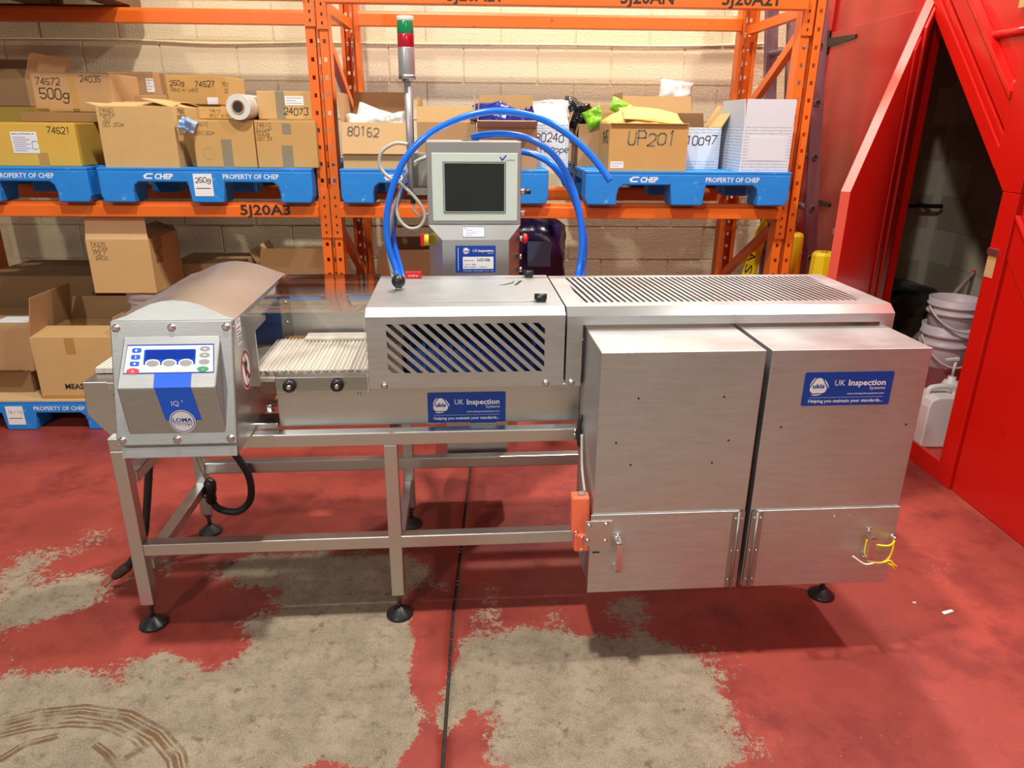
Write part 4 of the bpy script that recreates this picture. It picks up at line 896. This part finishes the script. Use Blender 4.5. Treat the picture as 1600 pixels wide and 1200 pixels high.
# ================================================================== CARTONS
def carton(label, x, y, z, w, d, h, m=KTAN, rz=0, flaps=None, tape=None, text=None, side=None, note=None, ink=INK, group=None, tiltx=0, prt=None, depth_in=None):
    t = thing('carton', label, 'carton', (x, y, z), 0, group, rot=(0, tiltx, rz))
    k = .006
    if flaps is None:
        MB().box(0, w, 0, d, 0, h).build('body', m, t, bevel=.004)
        MB().box(.002, w - .002, .002, d / 2 - .001, h, h + .003).build('top_flap', m, t); MB().box(.002, w - .002, d / 2 + .001, d - .002, h, h + .003).build('top_flap', m, t)
    else:
        b = MB().box(0, w, 0, k, 0, h).box(0, w, d - k, d, 0, h).box(0, k, k, d - k, 0, h).box(w - k, w, k, d - k, 0, h).box(k, w - k, k, d - k, 0, k)
        b.build('body', m, t)
        for fl_ in flaps:
            e, a, ln = fl_[:3]; fm = fl_[3] if len(fl_) > 3 else m; ca, sa = math.cos(R(a)) * ln, math.sin(R(a)) * ln; th = .004; g = .002; sk = fl_[4] if len(fl_) > 4 else .012
            n = Vector((0, math.sin(R(a)), math.cos(R(a)))) if e in 'F' else None
            if e == 'F': A, B_, D = V(g, 0, h), V(w - g, 0, h), V(0, -ca, sa); ax = V(1, 0, 0)
            if e == 'B': A, B_, D = V(w - g, d, h), V(g, d, h), V(0, ca, sa); ax = V(-1, 0, 0)
            if e == 'L': A, B_, D = V(0, d - g, h), V(0, g, h), V(-ca, 0, sa); ax = V(0, -1, 0)
            if e == 'R': A, B_, D = V(w, g, h), V(w, d - g, h), V(ca, 0, sa); ax = V(0, 1, 0)
            nn = ax.cross(D).normalized() * -th
            MB().hexa([A, B_, B_ + D - ax * sk, A + D + ax * sk], [A + nn, B_ + nn, B_ + D + nn - ax * sk, A + D + nn + ax * sk]).build('flap', fm, t)
    X, Z, Y = (1, 0, 0), (0, 0, 1), (0, 1, 0)
    for tp in tape or []:
        a0, a1, z0, z1 = tp[:4]; MB().box(a0, a1, -.0008, 0, z0, z1).build('tape', tp[4] if len(tp) > 4 else TAPE, t)
    for i, (s_, tx, tz, sz, *wd_) in enumerate(text or []):
        q = MB(); strokes(q, s_, (tx, -.0004, tz), X, Z, sz, (wd_[0] if wd_ else sz * .11), i); q.build('handwriting', ink, t)
    for i, (s_, ty, tz, sz) in enumerate(side or []):
        q = MB(); sg = 1
        strokes(q, s_, (w + .0004, ty, tz), Y, Z, sz, sz * .11, i + 5); q.build('handwriting', ink, t)
    if note:
        nx, nz, nw, nh, rows = note; s = MB().box(nx, nx + nw, -.0014, -.0002, nz, nz + nh).build('paper_label', PAPER, t); q = MB()
        for r in range(rows):
            zz = nz + nh * (1 - (r + .8) / (rows + .6)); flat(q, rect(nx + nw * .08, nx + nw * (.9 if r % 2 == 0 else .6), zz, zz + nh * .05), (0, -.0014, 0), X, Z, .0006)
        q.build('printed_lines', GREYP, s)
    if prt:  # pattern of printed names around a white board
        q = MB(); rows = int(h / .0135); words = ['Mochaccino # Black Coffee # Cafe Latte # ', 'Black Coffee # Cafe Latte # Frappuccino # ', 'Cafe Latte # Frappuccino # Mochaccino # ']
        n_ = max(1, round(w / .30 * 1.0))
        for r in range(rows):
            zz = .006 + r * .0135
            if prt[1] < zz + .004 < prt[3]:
                letter(q, 'Latte #', (.006, 0, zz), X, Z, .0068, prt[0] - .012, slant=.2); letter(q, '# Cafe', (prt[2] + .006, 0, zz), X, Z, .0068, max(.02, w - prt[2] - .01), slant=.2)
            else: letter(q, words[r % 3], (.006, 0, zz), X, Z, .0068, w - .012, slant=.2)
        q.build('printed_pattern', INKG, t)['kind'] = 'stuff'
        if prt[4]:
            q = MB()
            for r in range(rows): letter(q, words[r % 3], (0, d - .006, .006 + r * .0135), (0, -1, 0), Z, .0068, d - .012, slant=.2)
            q.build('printed_pattern', INKG, t)['kind'] = 'stuff'
    return t
# --- shelf, left bay
c = carton('yellow carton marked 74521 with a white supplier label', -2.235, 3.52, PT, .375, .50, .188, KYEL, tape=[(.19, .235, 0, .06)], text=[('74521', .25, .145, .026)])
s = MB().box(.085, .20, -.0014, -.0002, .058, .150).build('paper_label', PAPER, c); q = MB()
letter(q, 'MANILLA PACKAGING LTD', (.092, -.0014, .139), (1, 0, 0), (0, 0, 1), .0055, .10, .02)
for r in range(7): flat(q, rect(.092, .165 if r % 2 else .15, .068 + r * .0095, .0695 + r * .0095), (0, -.0014, 0), (1, 0, 0), (0, 0, 1), .0006)
for r in range(8): flat(q, rect(.09, .195, .064 + r * .0095, .0645 + r * .0095), (0, -.0014, 0), (1, 0, 0), (0, 0, 1), .0006)
strokes(q, 'C', (.172, -.0014, .072), (1, 0, 0), (0, 0, 1), .04, .002); q.build('printed_lines', STICK, s)
carton('dull yellow carton at far left behind the 74521 carton', -2.72, 4.05, PT, .40, .4, .262, KYEL)
carton('open brown carton with a raised flap, leftmost on the upper shelf', -2.76, 4.05, PT + .268, .42, .4, .13, KBRN, flaps=[('R', 70, .13), ('F', 150, .1), ('B', 80, .12), ('L', 80, .12)])
carton('flat brown carton squeezed between the 74521 and 500g cartons', -2.20, 3.70, PT + .192, .36, .32, .042, KDRK)
carton('taped brown carton marked 74572 and 500g under clear wrap', -2.125, 3.72, PT + .24, .365, .3, .168, KBRN, rz=R(1), tape=[(.17, .20, 0, .165), (0, .36, .0, .012), (.0, .06, .0, .02)],
       text=[('74572', .02, .118, .028), ('24035', .225, .132, .024), ('500g', .03, .055, .042)])
carton('tall brown carton with a white side label, behind the 500g carton', -2.06, 4.33, PT, .25, .24, .45, KBRN, note=(.205, .35, .04, .07, 4))
carton('tan carton marked PAPER 327 DEC 2024 with lifted top flaps', -1.735, 3.49, PT, .335, .40, .262, KTAN, flaps=[('F', 172, .15), ('B', 170, .15), ('L', 15, .05), ('R', 165, .14)],
       text=[('74660', .012, .238, .016), ('PAPER', .015, .216, .016), ('327', .022, .196, .016), ('DEC 2024', .02, .176, .015)], side=[('74660', .05, .235, .022), ('PAPER', .05, .205, .022), ('327', .08, .175, .022), ('DEC 24', .05, .145, .022)])
carton('brown carton behind the PAPER 327 carton', -1.87, 3.95, PT, .27, .36, .322, KBRN)
carton('brown carton under the 250g Red carton', -1.585, 3.95, PT, .30, .36, .274, KGLD)
ce = carton('tan carton with a round ring mark and tape, below the film roll', -1.335, 3.52, PT, .278, .40, .207, KGLD, tape=[(.125, .172, 0, .125, TAPEG)], text=[('74510', .012, .182, .016), ('DEC 2024', .02, .145, .013)])
q = MB(); e1, e2 = ell(.062, .062, .0265, .0265, 32), ell(.062, .062, .0245, .0245, 32)
for i in range(32): flat(q, [e1[i], e1[(i + 1) % 32], e2[(i + 1) % 32], e2[i]], (0, 0, 0), (1, 0, 0), (0, 0, 1), .0005)
q.build('ring_mark', KBRN, ce)
carton('tan carton marked Silver 500g DEC 24', -1.052, 3.52, PT, .278, .40, .207, KGLD, tape=[(.115, .165, 0, .10, TAPEG), (.125, .165, .15, .195, TAPEG)], text=[('74510', .008, .18, .017), ('Silver', .008, .162, .015), ('500g', .008, .142, .018), ('DEC 24', .008, .122, .015)])
carton('yellowish carton marked 250g Red, topmost of its pile', -1.60, 3.96, PT + .28, .262, .34, .137, KGLD, rz=R(-6), text=[('250g', .02, .09, .024), ('Red mixed', .022, .06, .02), ('74527', .15, .085, .026), ('279', .21, .005, .02)],
       side=[('74527', .06, .09, .02), ('250', .08, .06, .02)], note=(.205, .002, .055, .033, 0))
carton('low tan carton marked BEST R VS on top of the ring-marked carton', -1.325, 3.6, PT + .212, .155, .28, .05, KGLD, text=[('74610', .05, .03, .013), ('BEST R VS', .05, .008, .014)])
carton('tan carton marked 24073 with grey tape and white label', -1.045, 3.58, PT + .212, .258, .30, .122, KTAN, tape=[(.085, .125, 0, .122, TAPEG)], text=[('24073', .118, .022, .028)], note=(.128, .062, .085, .04, 3))
# --- shelf, right bay
carton('open carton marked 80162 with its front flap folded down', -.658, 3.52, PT, .305, .30, .203, KTAN, flaps=[('F', -84, .138, KLT, 0), ('L', 84, .13, KBRN), ('B', 92, .14, KBRN, .02), ('R', 88, .12, KBRN)],
       ink=INKB)
q = MB(); strokes(q, '80162', (-.658 + .03, 3.5078, PT + .145), (1, 0, 0), (0, .105, 1), .036, .0036); o = q.build('handwriting', INKB)
cp_ = [o_ for o_ in bpy.data.objects if o_.name.startswith('carton') and o_.get('label', '').startswith('open carton marked 80162')][0]
o.parent = cp_; o.matrix_parent_inverse = Matrix.Translation(cp_.location).inverted(); 
carton('plain open carton with upright side flaps, left of the blue bags', -.315, 3.57, PT, .275, .30, .207, KBRN, flaps=[('F', 102, .07, KTAN, .0), ('R', 92, .12, KTAN), ('L', 92, .11, KTAN), ('B', 100, .06)])
carton('open carton holding dark blue plastic bags', -.035, 3.52, PT, .28, .19, .187, KBRN, flaps=[('F', 18, .085, KLT, .0), ('B', 93, .145, KTAN), ('L', 95, .11, KBRN)])
carton('white printed carton marked 80240 frappe', .145, 3.73, PT, .272, .26, .203, KWHT, flaps=[('F', 108, .10, KWHT, .02), ('B', 100, .11, KWHT), ('R', 70, .06, KBRN)], text=[('80240', .105, .12, .036), ('frappe', .13, .07, .03)], prt=(.03, .05, .25, .165, 0))
carton('pale carton standing at the back between the printed and UP 201 cartons', .475, 4.30, PT, .16, .2, .22, KLT)
carton('brown carton behind the left side of the UP 201 carton', .478, 3.83, PT, .30, .3, .205, KBRN, flaps=[('L', -80, .1), ('B', 80, .1)])
c = carton('tan carton marked UP 201 overflowing with brown paper bags', .575, 3.46, PT, .365, .32, .207, KGLD, flaps=[('F', -2, .012, KGLD, 0), ('B', 88, .05)], ink=INKB, text=[('UP201', .085, .115, .056)], note=(.01, .012, .062, .03, 2))
q = MB()
strokes(q, '7645', (-.0006, .2, .12), (0, -1, 0), (0, 0, 1), .05, .006); q.build('handwriting', INK, c)
carton('open brown carton at the back holding a white sack', .74, 4.15, PT, .40, .3, .25, KBRN, flaps=[('F', 95, .10, KTAN), ('B', 88, .11), ('L', 96, .12), ('R', 92, .1)])
carton('white printed carton marked 10097 with a kraft flap raised', .955, 3.66, PT, .20, .30, .193, KWHT, flaps=[('R', 58, .12, KTAN, 0), ('B', 95, .07, KDRK)], text=[('10097', .03, .115, .038)], prt=(.03, .05, .175, .16, 0))
c = carton('white printed carton with blank panel and raised white flaps', 1.195, 3.46, PT, .232, .34, .203, KWHT, flaps=[('F', 88, .115, KWHT, 0), ('L', 86, .115, KWHT, 0)], prt=(.035, .055, .205, .16, 1), ink=INK)
MB().box(.035, .195, -.0012, -.0003, .05, .155).build('blank_panel', KWHT, c)
# --- floor, left bay
carton('brown carton with a white address label on its top', -2.87, 3.56, .275, .56, .42, .235, KBRN, note=None, rz=R(3))
q = MB().box(-2.53, -2.36, 3.66, 3.78, .514, .516).build('paper_label', PAPER); cz = [o_ for o_ in bpy.data.objects if o_.get('label', '') == 'brown carton with a white address label on its top'][0]
q.parent = cz; q.matrix_parent_inverse = (Matrix.Translation(cz.location) @ Matrix.Rotation(R(3), 4, 'Z')).inverted()
carton('crushed open carton under the label-topped carton', -2.85, 3.58, .161, .50, .42, .11, KDRK, flaps=[('F', 30, .06), ('R', 15, .05)])
carton('large closed dark brown carton at the back of the floor pallet', -2.80, 4.02, .161, .62, .5, .52, KDRK)
c = carton('open tan carton printed MEAS 520 with a torn left flap', -2.25, 3.48, .161, .40, .38, .325, KTAN, flaps=[('L', 100, .2, KBRN, .01), ('F', 172, .15, KTAN, .005), ('B', 70, .12, KBRN), ('R', 78, .1, KTAN)], tape=[(.165, .212, .24, .322), (0, .4, 0, .02)])
q = MB(); letter(q, 'MEAS.520X405', (.125, 0, .055), (1, 0, 0), (0, 0, 1), .028, .24, .03); q.build('printed_lettering', INK, c)
carton('tan carton marked CLEAR POLY BAGS with its front flap up', -1.925, 3.55, .695, .30, .34, .262, KTAN, flaps=[('F', 98, .11, KLT, .008), ('R', 150, .1), ('B', 100, .03)], text=[('74225', .02, .23, .018), ('CLEAR', .026, .208, .018), ('POLY', .03, .186, .018), ('BAGS', .036, .164, .018)],
       side=[('74225', .04, .23, .024), ('CLEAR', .04, .20, .024), ('POLY', .05, .17, .024), ('BAGS', .05, .14, .024)])
carton('tan carton on the floor behind the clear guard', -1.74, 3.92, 0, .40, .4, .485, KTAN)
carton('brown carton stacked behind the clear guard', -1.72, 3.94, .495, .38, .36, .27, KBRN)
carton('pale open carton beside the rack upright behind the clear guard', -1.22, 3.90, 0, .40, .4, .757, KLT, flaps=[('F', 100, .1, KTAN), ('R', 80, .12, KLT), ('L', 60, .1)])
carton('open carton on the floor behind the blue hoses', -.58, 3.85, 0, .36, .34, .78, KBRN, flaps=[('R', 60, .14, KTAN), ('F', 100, .08), ('B', 80, .1)])

# ================================================================== SOFT GOODS AND SMALL THINGS
def pillow(name, label, cat, loc, size, m, rot=(0, 0, 0), seed=0, amp=.25, group=None, n=18, pinch=2.2):
    """stuffed bag: two skins meeting in a seam, crumpled by noise"""
    sx_, sy_, sz_ = size; mb = MB()
    for sg in (1, -1):
        vs = []
        for j in range(n + 1):
            for i in range(n + 1):
                u, v = i / n * 2 - 1, j / n * 2 - 1
                f = (max(0, 1 - abs(u) ** pinch) * max(0, 1 - abs(v) ** pinch)) ** .45
                k = mnoise.noise(Vector((u * 1.7 + seed, v * 1.7, sg * .6 + seed))) + .5 * mnoise.noise(Vector((u * 4 + seed, v * 4, sg + seed)))
                pull = 1 - .10 * (1 - abs(u * v)) * (abs(u) ** 3 + abs(v) ** 3) * .8
                vs.append((u * sx_ / 2 * pull, v * sy_ / 2 * pull, sg * sz_ / 2 * f * (1 + amp * 1.8 * k) + .12 * sz_ * mnoise.noise(Vector((u + seed, v, 3)))))
        fs = [(j * (n + 1) + i, j * (n + 1) + i + 1, (j + 1) * (n + 1) + i + 1, (j + 1) * (n + 1) + i) for j in range(n) for i in range(n)]
        mb.add(vs, fs, True)
    o = mb.build(name, m, loc=loc, rot=rot); tag(o, label, cat, group); return o
pb = pillow('plastic_bag', 'white patterned plastic bag standing in the 80162 carton', 'bag', (-.52, 3.66, PT + .2), (.20, .15, .07), BAGW, (R(70), R(18), 0), 1)
q = MB(); strokes(q, 'E', (.02, -.05, .04), (1, 0, 0), (0, 1, .1), .03, .005); q.build('lettering', INK, pb)
pillow('plastic_bag', 'crumpled translucent bag at the left of the 80162 carton', 'bag', (-.60, 3.62, PT + .2), (.09, .1, .06), BAGW, (R(50), 0, R(20)), 3)
pillow('plastic_bag', 'crumpled translucent bag at the right of the 80162 carton', 'bag', (-.42, 3.63, PT + .2), (.11, .1, .07), BAGW, (R(60), R(-15), 0), 5)
pillow('plastic_bag', 'upper dark blue plastic bag drooping over the carton', 'bag', (.06, 3.63, PT + .235), (.25, .16, .085), BAGB, (R(25), R(8), 0), 7, .4)
pillow('plastic_bag', 'lower shiny dark blue plastic bag in the carton', 'bag', (.10, 3.60, PT + .195), (.25, .16, .10), BAGB, (R(40), R(-6), 0), 9, .4)
pillow('plastic_bag', 'dark blue bag corner sticking up at the right of the carton', 'bag', (.205, 3.60, PT + .22), (.06, .05, .10), BAGB, (R(20), R(10), 0), 11, .4)
pillow('plastic_bag', 'crumpled clear bag on top of the 80240 carton', 'bag', (.35, 3.86, PT + .275), (.16, .12, .06), BAGW, (R(40), 0, 0), 13)
bg_ = pillow('refuse_sack', 'black plastic sack between the 80240 and UP 201 cartons', 'bag', (.47, 3.95, PT + .245), (.17, .16, .13), BAGK, (R(60), R(25), 0), 15, .35)
pillow('lime_bag', 'lime green plastic packet beside the black sack', 'bag', (.555, 3.84, PT + .235), (.10, .10, .06), BAGG, (R(70), R(-25), 0), 17, .3)
pillow('lime_bag', 'lime green packet corner behind the brown paper bags', 'bag', (.70, 3.90, PT + .285), (.12, .08, .04), BAGG, (R(60), R(25), 0), 19, .3)
pillow('paper_bag', 'top folded brown paper bag in the UP 201 carton', 'bag', (.80, 3.63, PT + .243), (.30, .22, .045), BAGM, (R(14), R(5), 0), 21, .18)
pillow('paper_bag', 'brown paper bag leaning at the left of the UP 201 carton', 'bag', (.665, 3.62, PT + .215), (.16, .2, .05), BAGM, (R(30), R(-28), 0), 23, .2)
pillow('paper_bag', 'lower brown paper bag at the front rim of the UP 201 carton', 'bag', (.78, 3.57, PT + .198), (.30, .18, .05), BAGM, (R(12), 0, 0), 25, .2)
pillow('white_sack', 'white plastic sack rising out of the back carton', 'bag', (1.06, 4.25, PT + .36), (.19, .16, .10), BAGW, (R(75), R(8), 0), 27, .2)
pillow('white_sack', 'small grey-white bag in front of the white sack', 'bag', (.92, 4.2, PT + .27), (.16, .12, .06), BAGW, (R(50), 0, 0), 29, .3)
pillow('tissue', 'crumpled pale blue tissue wedged beside the PAPER 327 carton', 'tissue', (-1.345, 3.50, PT + .185), (.075, .06, .05), TISS, (R(60), R(20), 0), 31, .8)
ro = thing('film_roll', 'roll of clear stretch film lying end-on on the tan cartons', 'roll', (-1.105, 3.49, PT + .2075 + .056))
ax = Vector((.09, .99, .0)).normalized()
rg = []
for r_, h_ in ((.030, 0), (.055, 0), (.0555, .004), (.0555, .30), (.03, .30), (.022, .30), (.022, .02), (.022, 0.0)): rg.append((r_, h_))
MB().lathe(rg[1:5], (0, 0, 0), ax, 32, True).build('film', FILM, ro)
MB().lathe([(.030, -.003), (.030, .30), (.021, .301), (.021, -.003), (.030, -.003)], (0, 0, 0), ax, 28, False).build('cardboard_core', KBRN, ro)
MB().lathe([(.0225, -.0045), (.0001, -.0045)], (0, 0, 0), ax, 20, False).build('core_shade_disc', DIRT_SHADE, ro)  # flat dark disc painted as the shade inside the core
# purple wrapped bundle
def bundle(name, label, cat, loc, size, m, seed):
    mb = MB(); n, k = 44, 36; a, b, h = size; rg = []
    for j in range(k + 1):
        t = j / k; z = t * h; f = 1 - .75 * max(0, (t - .9) / .1) ** 2 - .06 * math.sin(t * 5)
        ring = []
        for i in range(n):
            th = 2 * math.pi * i / n; cx, cy = math.cos(th), math.sin(th); e = (abs(cx) ** 4 + abs(cy) ** 4) ** -.25
            q = 1 + .16 * mnoise.noise(Vector((cx * 2 + seed, cy * 2, t * 5))) + .12 * mnoise.noise(Vector((cx * 6, cy * 6 + seed, t * 12)))
            ring.append((cx * e * a * f * q, cy * e * b * f * q, z))
        rg.append(ring)
    mb.rings(rg); o = mb.build(name, m, loc=loc); return tag(o, label, cat)
pu = bundle('wrapped_bundle', 'tall bundle in dark purple film behind the control cabinet', 'bundle', (.17, 3.95, 0), (.25, .22, 1.06), BAGP, 2)
MB().box(.05, .17, -.246, -.243, .80, .93).build('film_label', mat('grey_blue_label', rgb(84, 100, 130), .4), pu)
def tub(name, label, cat, x, y, z, r0_, r1_, h, m, lidm=None, group=None, handle=True, n=28):
    t = thing(name, label, cat, (x, y, z), 0, group)
    P = [(.0001, 0), (r0_, 0), (r0_ + (r1_ - r0_) * .66, h * .68), (r1_ * .985 + .008, h * .69), (r1_ + .006, h * .74), (r1_ * .985, h * .745), (r1_ * .99, h * .84), (r1_ + .008, h * .85), (r1_ + .006, h * .89), (r1_, h * .895), (r1_ + .004, h), (r1_ - .004, h), (r1_ * .97, h * .7), (r0_ * .97, .01), (.0001, .01)]
    MB().lathe(P, (0, 0, 0), (0, 0, 1), n, False).build('body', m, t)
    if lidm: MB().lathe([(.0001, h + .004), (r1_ * .8, h + .004), (r1_ * .82, h + .010), (r1_ + .010, h + .010), (r1_ + .012, h - .025), (r1_ + .008, h - .025)], (0, 0, 0), (0, 0, 1), n, False).build('lid', lidm, t)
    if handle:
        hp = [(math.cos(a) * (r1_ + .014), -abs(math.sin(a)) * (r1_ + .014), h * .84 - math.sin(a) * h * .42) for a in [math.pi * i / 14 for i in range(15)]]
        MB().tube(hp, .006, 8, 2).build('handle', m, t)
    return t
tub('tub', 'white lidded tub directly under the CLEAR POLY BAGS carton', 'tub', -1.71, 3.72, .343, .115, .125, .33, TUBW, TUBW, handle=False)
tub('tub', 'white tub on the floor supporting another white tub', 'tub', -1.71, 3.72, .0, .115, .125, .33, TUBW, TUBW, handle=False)
# cupboard contents
ct = thing('storage_tray', 'dark red tray on the cupboard floor under the bucket', 'tray', (2.30, 3.42, .085))
MB().box(0, .36, 0, .36, 0, .075).build('tray_body', REDD, ct, bevel=.01); MB().box(-.008, .368, -.008, .368, .06, .078).build('tray_rim', REDP, ct, bevel=.003)
tub('bucket', 'dusty pinkish bucket in the red cupboard doorway', 'bucket', 2.465, 3.6, .166, .10, .122, .35, TUBP)
b_ = tub('bucket', 'empty bucket nested in the top of the dusty bucket', 'bucket', 2.47, 3.59, .40, .098, .124, .26, TUBP, handle=True)
jc = thing('jerry_can', 'white plastic jerry can at the red cupboard doorway', 'container', (2.13, 3.05, .0855))
prof = [(-.095, .01), (-.085, 0), (.085, 0), (.095, .01), (.095, .20), (.08, .235), (.03, .25), (-.05, .25), (-.085, .235), (-.095, .2)]
MB().prism(prof, lambda u, v, d: (u, d, v), -.07, .07).build('body', TUBW, jc, bevel=.012, seg=3)
MB().tube([(-.07, 0, .225), (-.065, 0, .268), (-.03, 0, .28), (.03, 0, .28), (.055, 0, .262), (.06, 0, .235)], .013, 10, 5).build('handle', TUBW, jc)
MB().cyl((.078, 0, .235), (.078, 0, .268), .02, n=16).build('cap', TUBW, jc)
pbt = thing('pump_bottle', 'white pump dispenser bottle behind the jerry can', 'bottle', (2.26, 3.19, .0855))
MB().lathe([(.0001, 0), (.05, 0), (.05, .22), (.03, .26), (.018, .265), (.018, .28), (.0001, .28)], (0, 0, 0), n=20).build('body', TUBW, pbt)
MB().cyl((0, 0, .28), (0, 0, .36), .007, n=10).build('pump_stem', TUBW, pbt)
MB().hexa([(-.05, -.008, .36), (.012, -.01, .36), (.012, .01, .36), (-.05, .008, .36)], [(-.05, -.007, .372), (.012, -.01, .378), (.012, .01, .378), (-.05, .007, .372)]).build('pump_head', TUBW, pbt, bevel=.003)
bs = bundle('refuse_sack', 'black refuse sack heaped inside the cupboard', 'bag', (2.52, 4.44, .085), (.27, .20, .50), BAGK, 6)
bst = thing('broom_handle', 'pale wooden handle leaning behind the bucket', 'handle', (0, 0, 0))
MB().cyl((2.14, 3.68, .10), (2.98, 4.24, .66), .014, n=10).build('shaft', mat('pale_wood', rgb(190, 170, 160), .6), bst); MB().lathe([(.014, 0), (.014, .02), (.004, .03)], (2.98, 4.24, .66), (.84, .56, .56), 10).build('shaft_tip', RED, bst)
# ladder
ld = thing('extension_ladder', 'weathered aluminium extension ladder leaning behind the right rack upright', 'ladder', (1.93, 4.0, 0), rot=(0, R(-6), 0))
for k, (dx, dy, m) in enumerate(((0, 0, LADD2), (-.115, .02, LADD))):
    for y in (.0, .34):
        MB().box(dx - .035, dx + .035, dy + y, dy + y + .03, .02, 2.62).build('stile', m, ld, bevel=.004)
    for i in range(9):
        z = .25 + i * .275
        MB().cyl((dx, dy - .006, z), (dx, dy + .372, z), .017, n=14).build('rung', LADD, ld)
        hm = MB(); hm.lathe([(.0001, 0), (.0135, 0)], (dx, dy - .0065, z), (0, -1, 0), 14, False); hm.build('rung_shade_disc', DIRT_SHADE, ld)  # dark disc on the closed rung end stands for shade inside the tube
for y in (-.002, .34): MB().box(-.03, .03, y, y + .034, 0, .03).build('rubber_foot', RUB, ld)
# yellow things
yb_ = thing('yellow_board', 'yellow board with black lettering leaning behind the rack brace', 'board', (1.475, 4.22, 0), rot=(0, R(8), 0))
MB().py([(-.06, 0), (.075, 0), (.06, 1.06), (.045, 1.08), (-.005, .9)], 0, .012).build('panel', YEL, yb_, bevel=.003)
q = MB()
for i, ch in enumerate('ASP'): letter(q, ch, (-.012, -.0004, .80 - i * .075), (0, 0, -1), (1, 0, 0), .045, .055, .01)
q.build('lettering', INK, yb_)
for (x, y, h, lb) in ((1.64, 3.80, .965, 'yellow plastic post just right of the rack upright'), (1.665, 3.46, .92, 'yellow plastic post with a capped top in front of the red door leaf')):
    t = thing('yellow_post', lb, 'post', (x, y, 0))
    sec = lambda r, z: [(r * math.cos(R(22.5 + 45 * i)) * 1.08, r * math.sin(R(22.5 + 45 * i)) * 1.08, z) for i in range(8)]
    MB().rings([sec(.085, 0), sec(.085, .03), sec(.068, .04), sec(.052, h - .015), sec(.044, h), sec(.022, h), sec(.022, h - .004)], True, False).build('body', YEL, t)
    MB().lathe([(.018, h - .003), (.012, h + .006)], (0, 0, 0), n=12).build('cap_hole', mat('dull_yellow', rgb(170, 140, 20), .6), t)
# floor litter
lt = MB().hexa([(-.02, -.008, .0005), (.02, -.004, .0005), (.022, .008, .0005), (-.018, .006, .0005)], [(-.02, -.008, .003), (.02, -.004, .006), (.022, .008, .004), (-.018, .006, .002)]).build('paper_scrap', PAPER, loc=(1.514, 1.9, 0), rot=(0, 0, R(12)))
tag(lt, 'cream paper scrap on the red floor at the right', 'litter')
tag(MB().hexa([(-.006, -.003, .0005), (.006, -.003, .0005), (.006, .003, .0005), (-.006, .003, .0005)], [(-.005, -.003, .004), (.006, -.002, .003), (.006, .003, .003), (-.006, .003, .002)]).build('chip', PAPER, loc=(1.433, 1.953, 0)), 'tiny white chip on the floor right of the machine foot', 'litter')
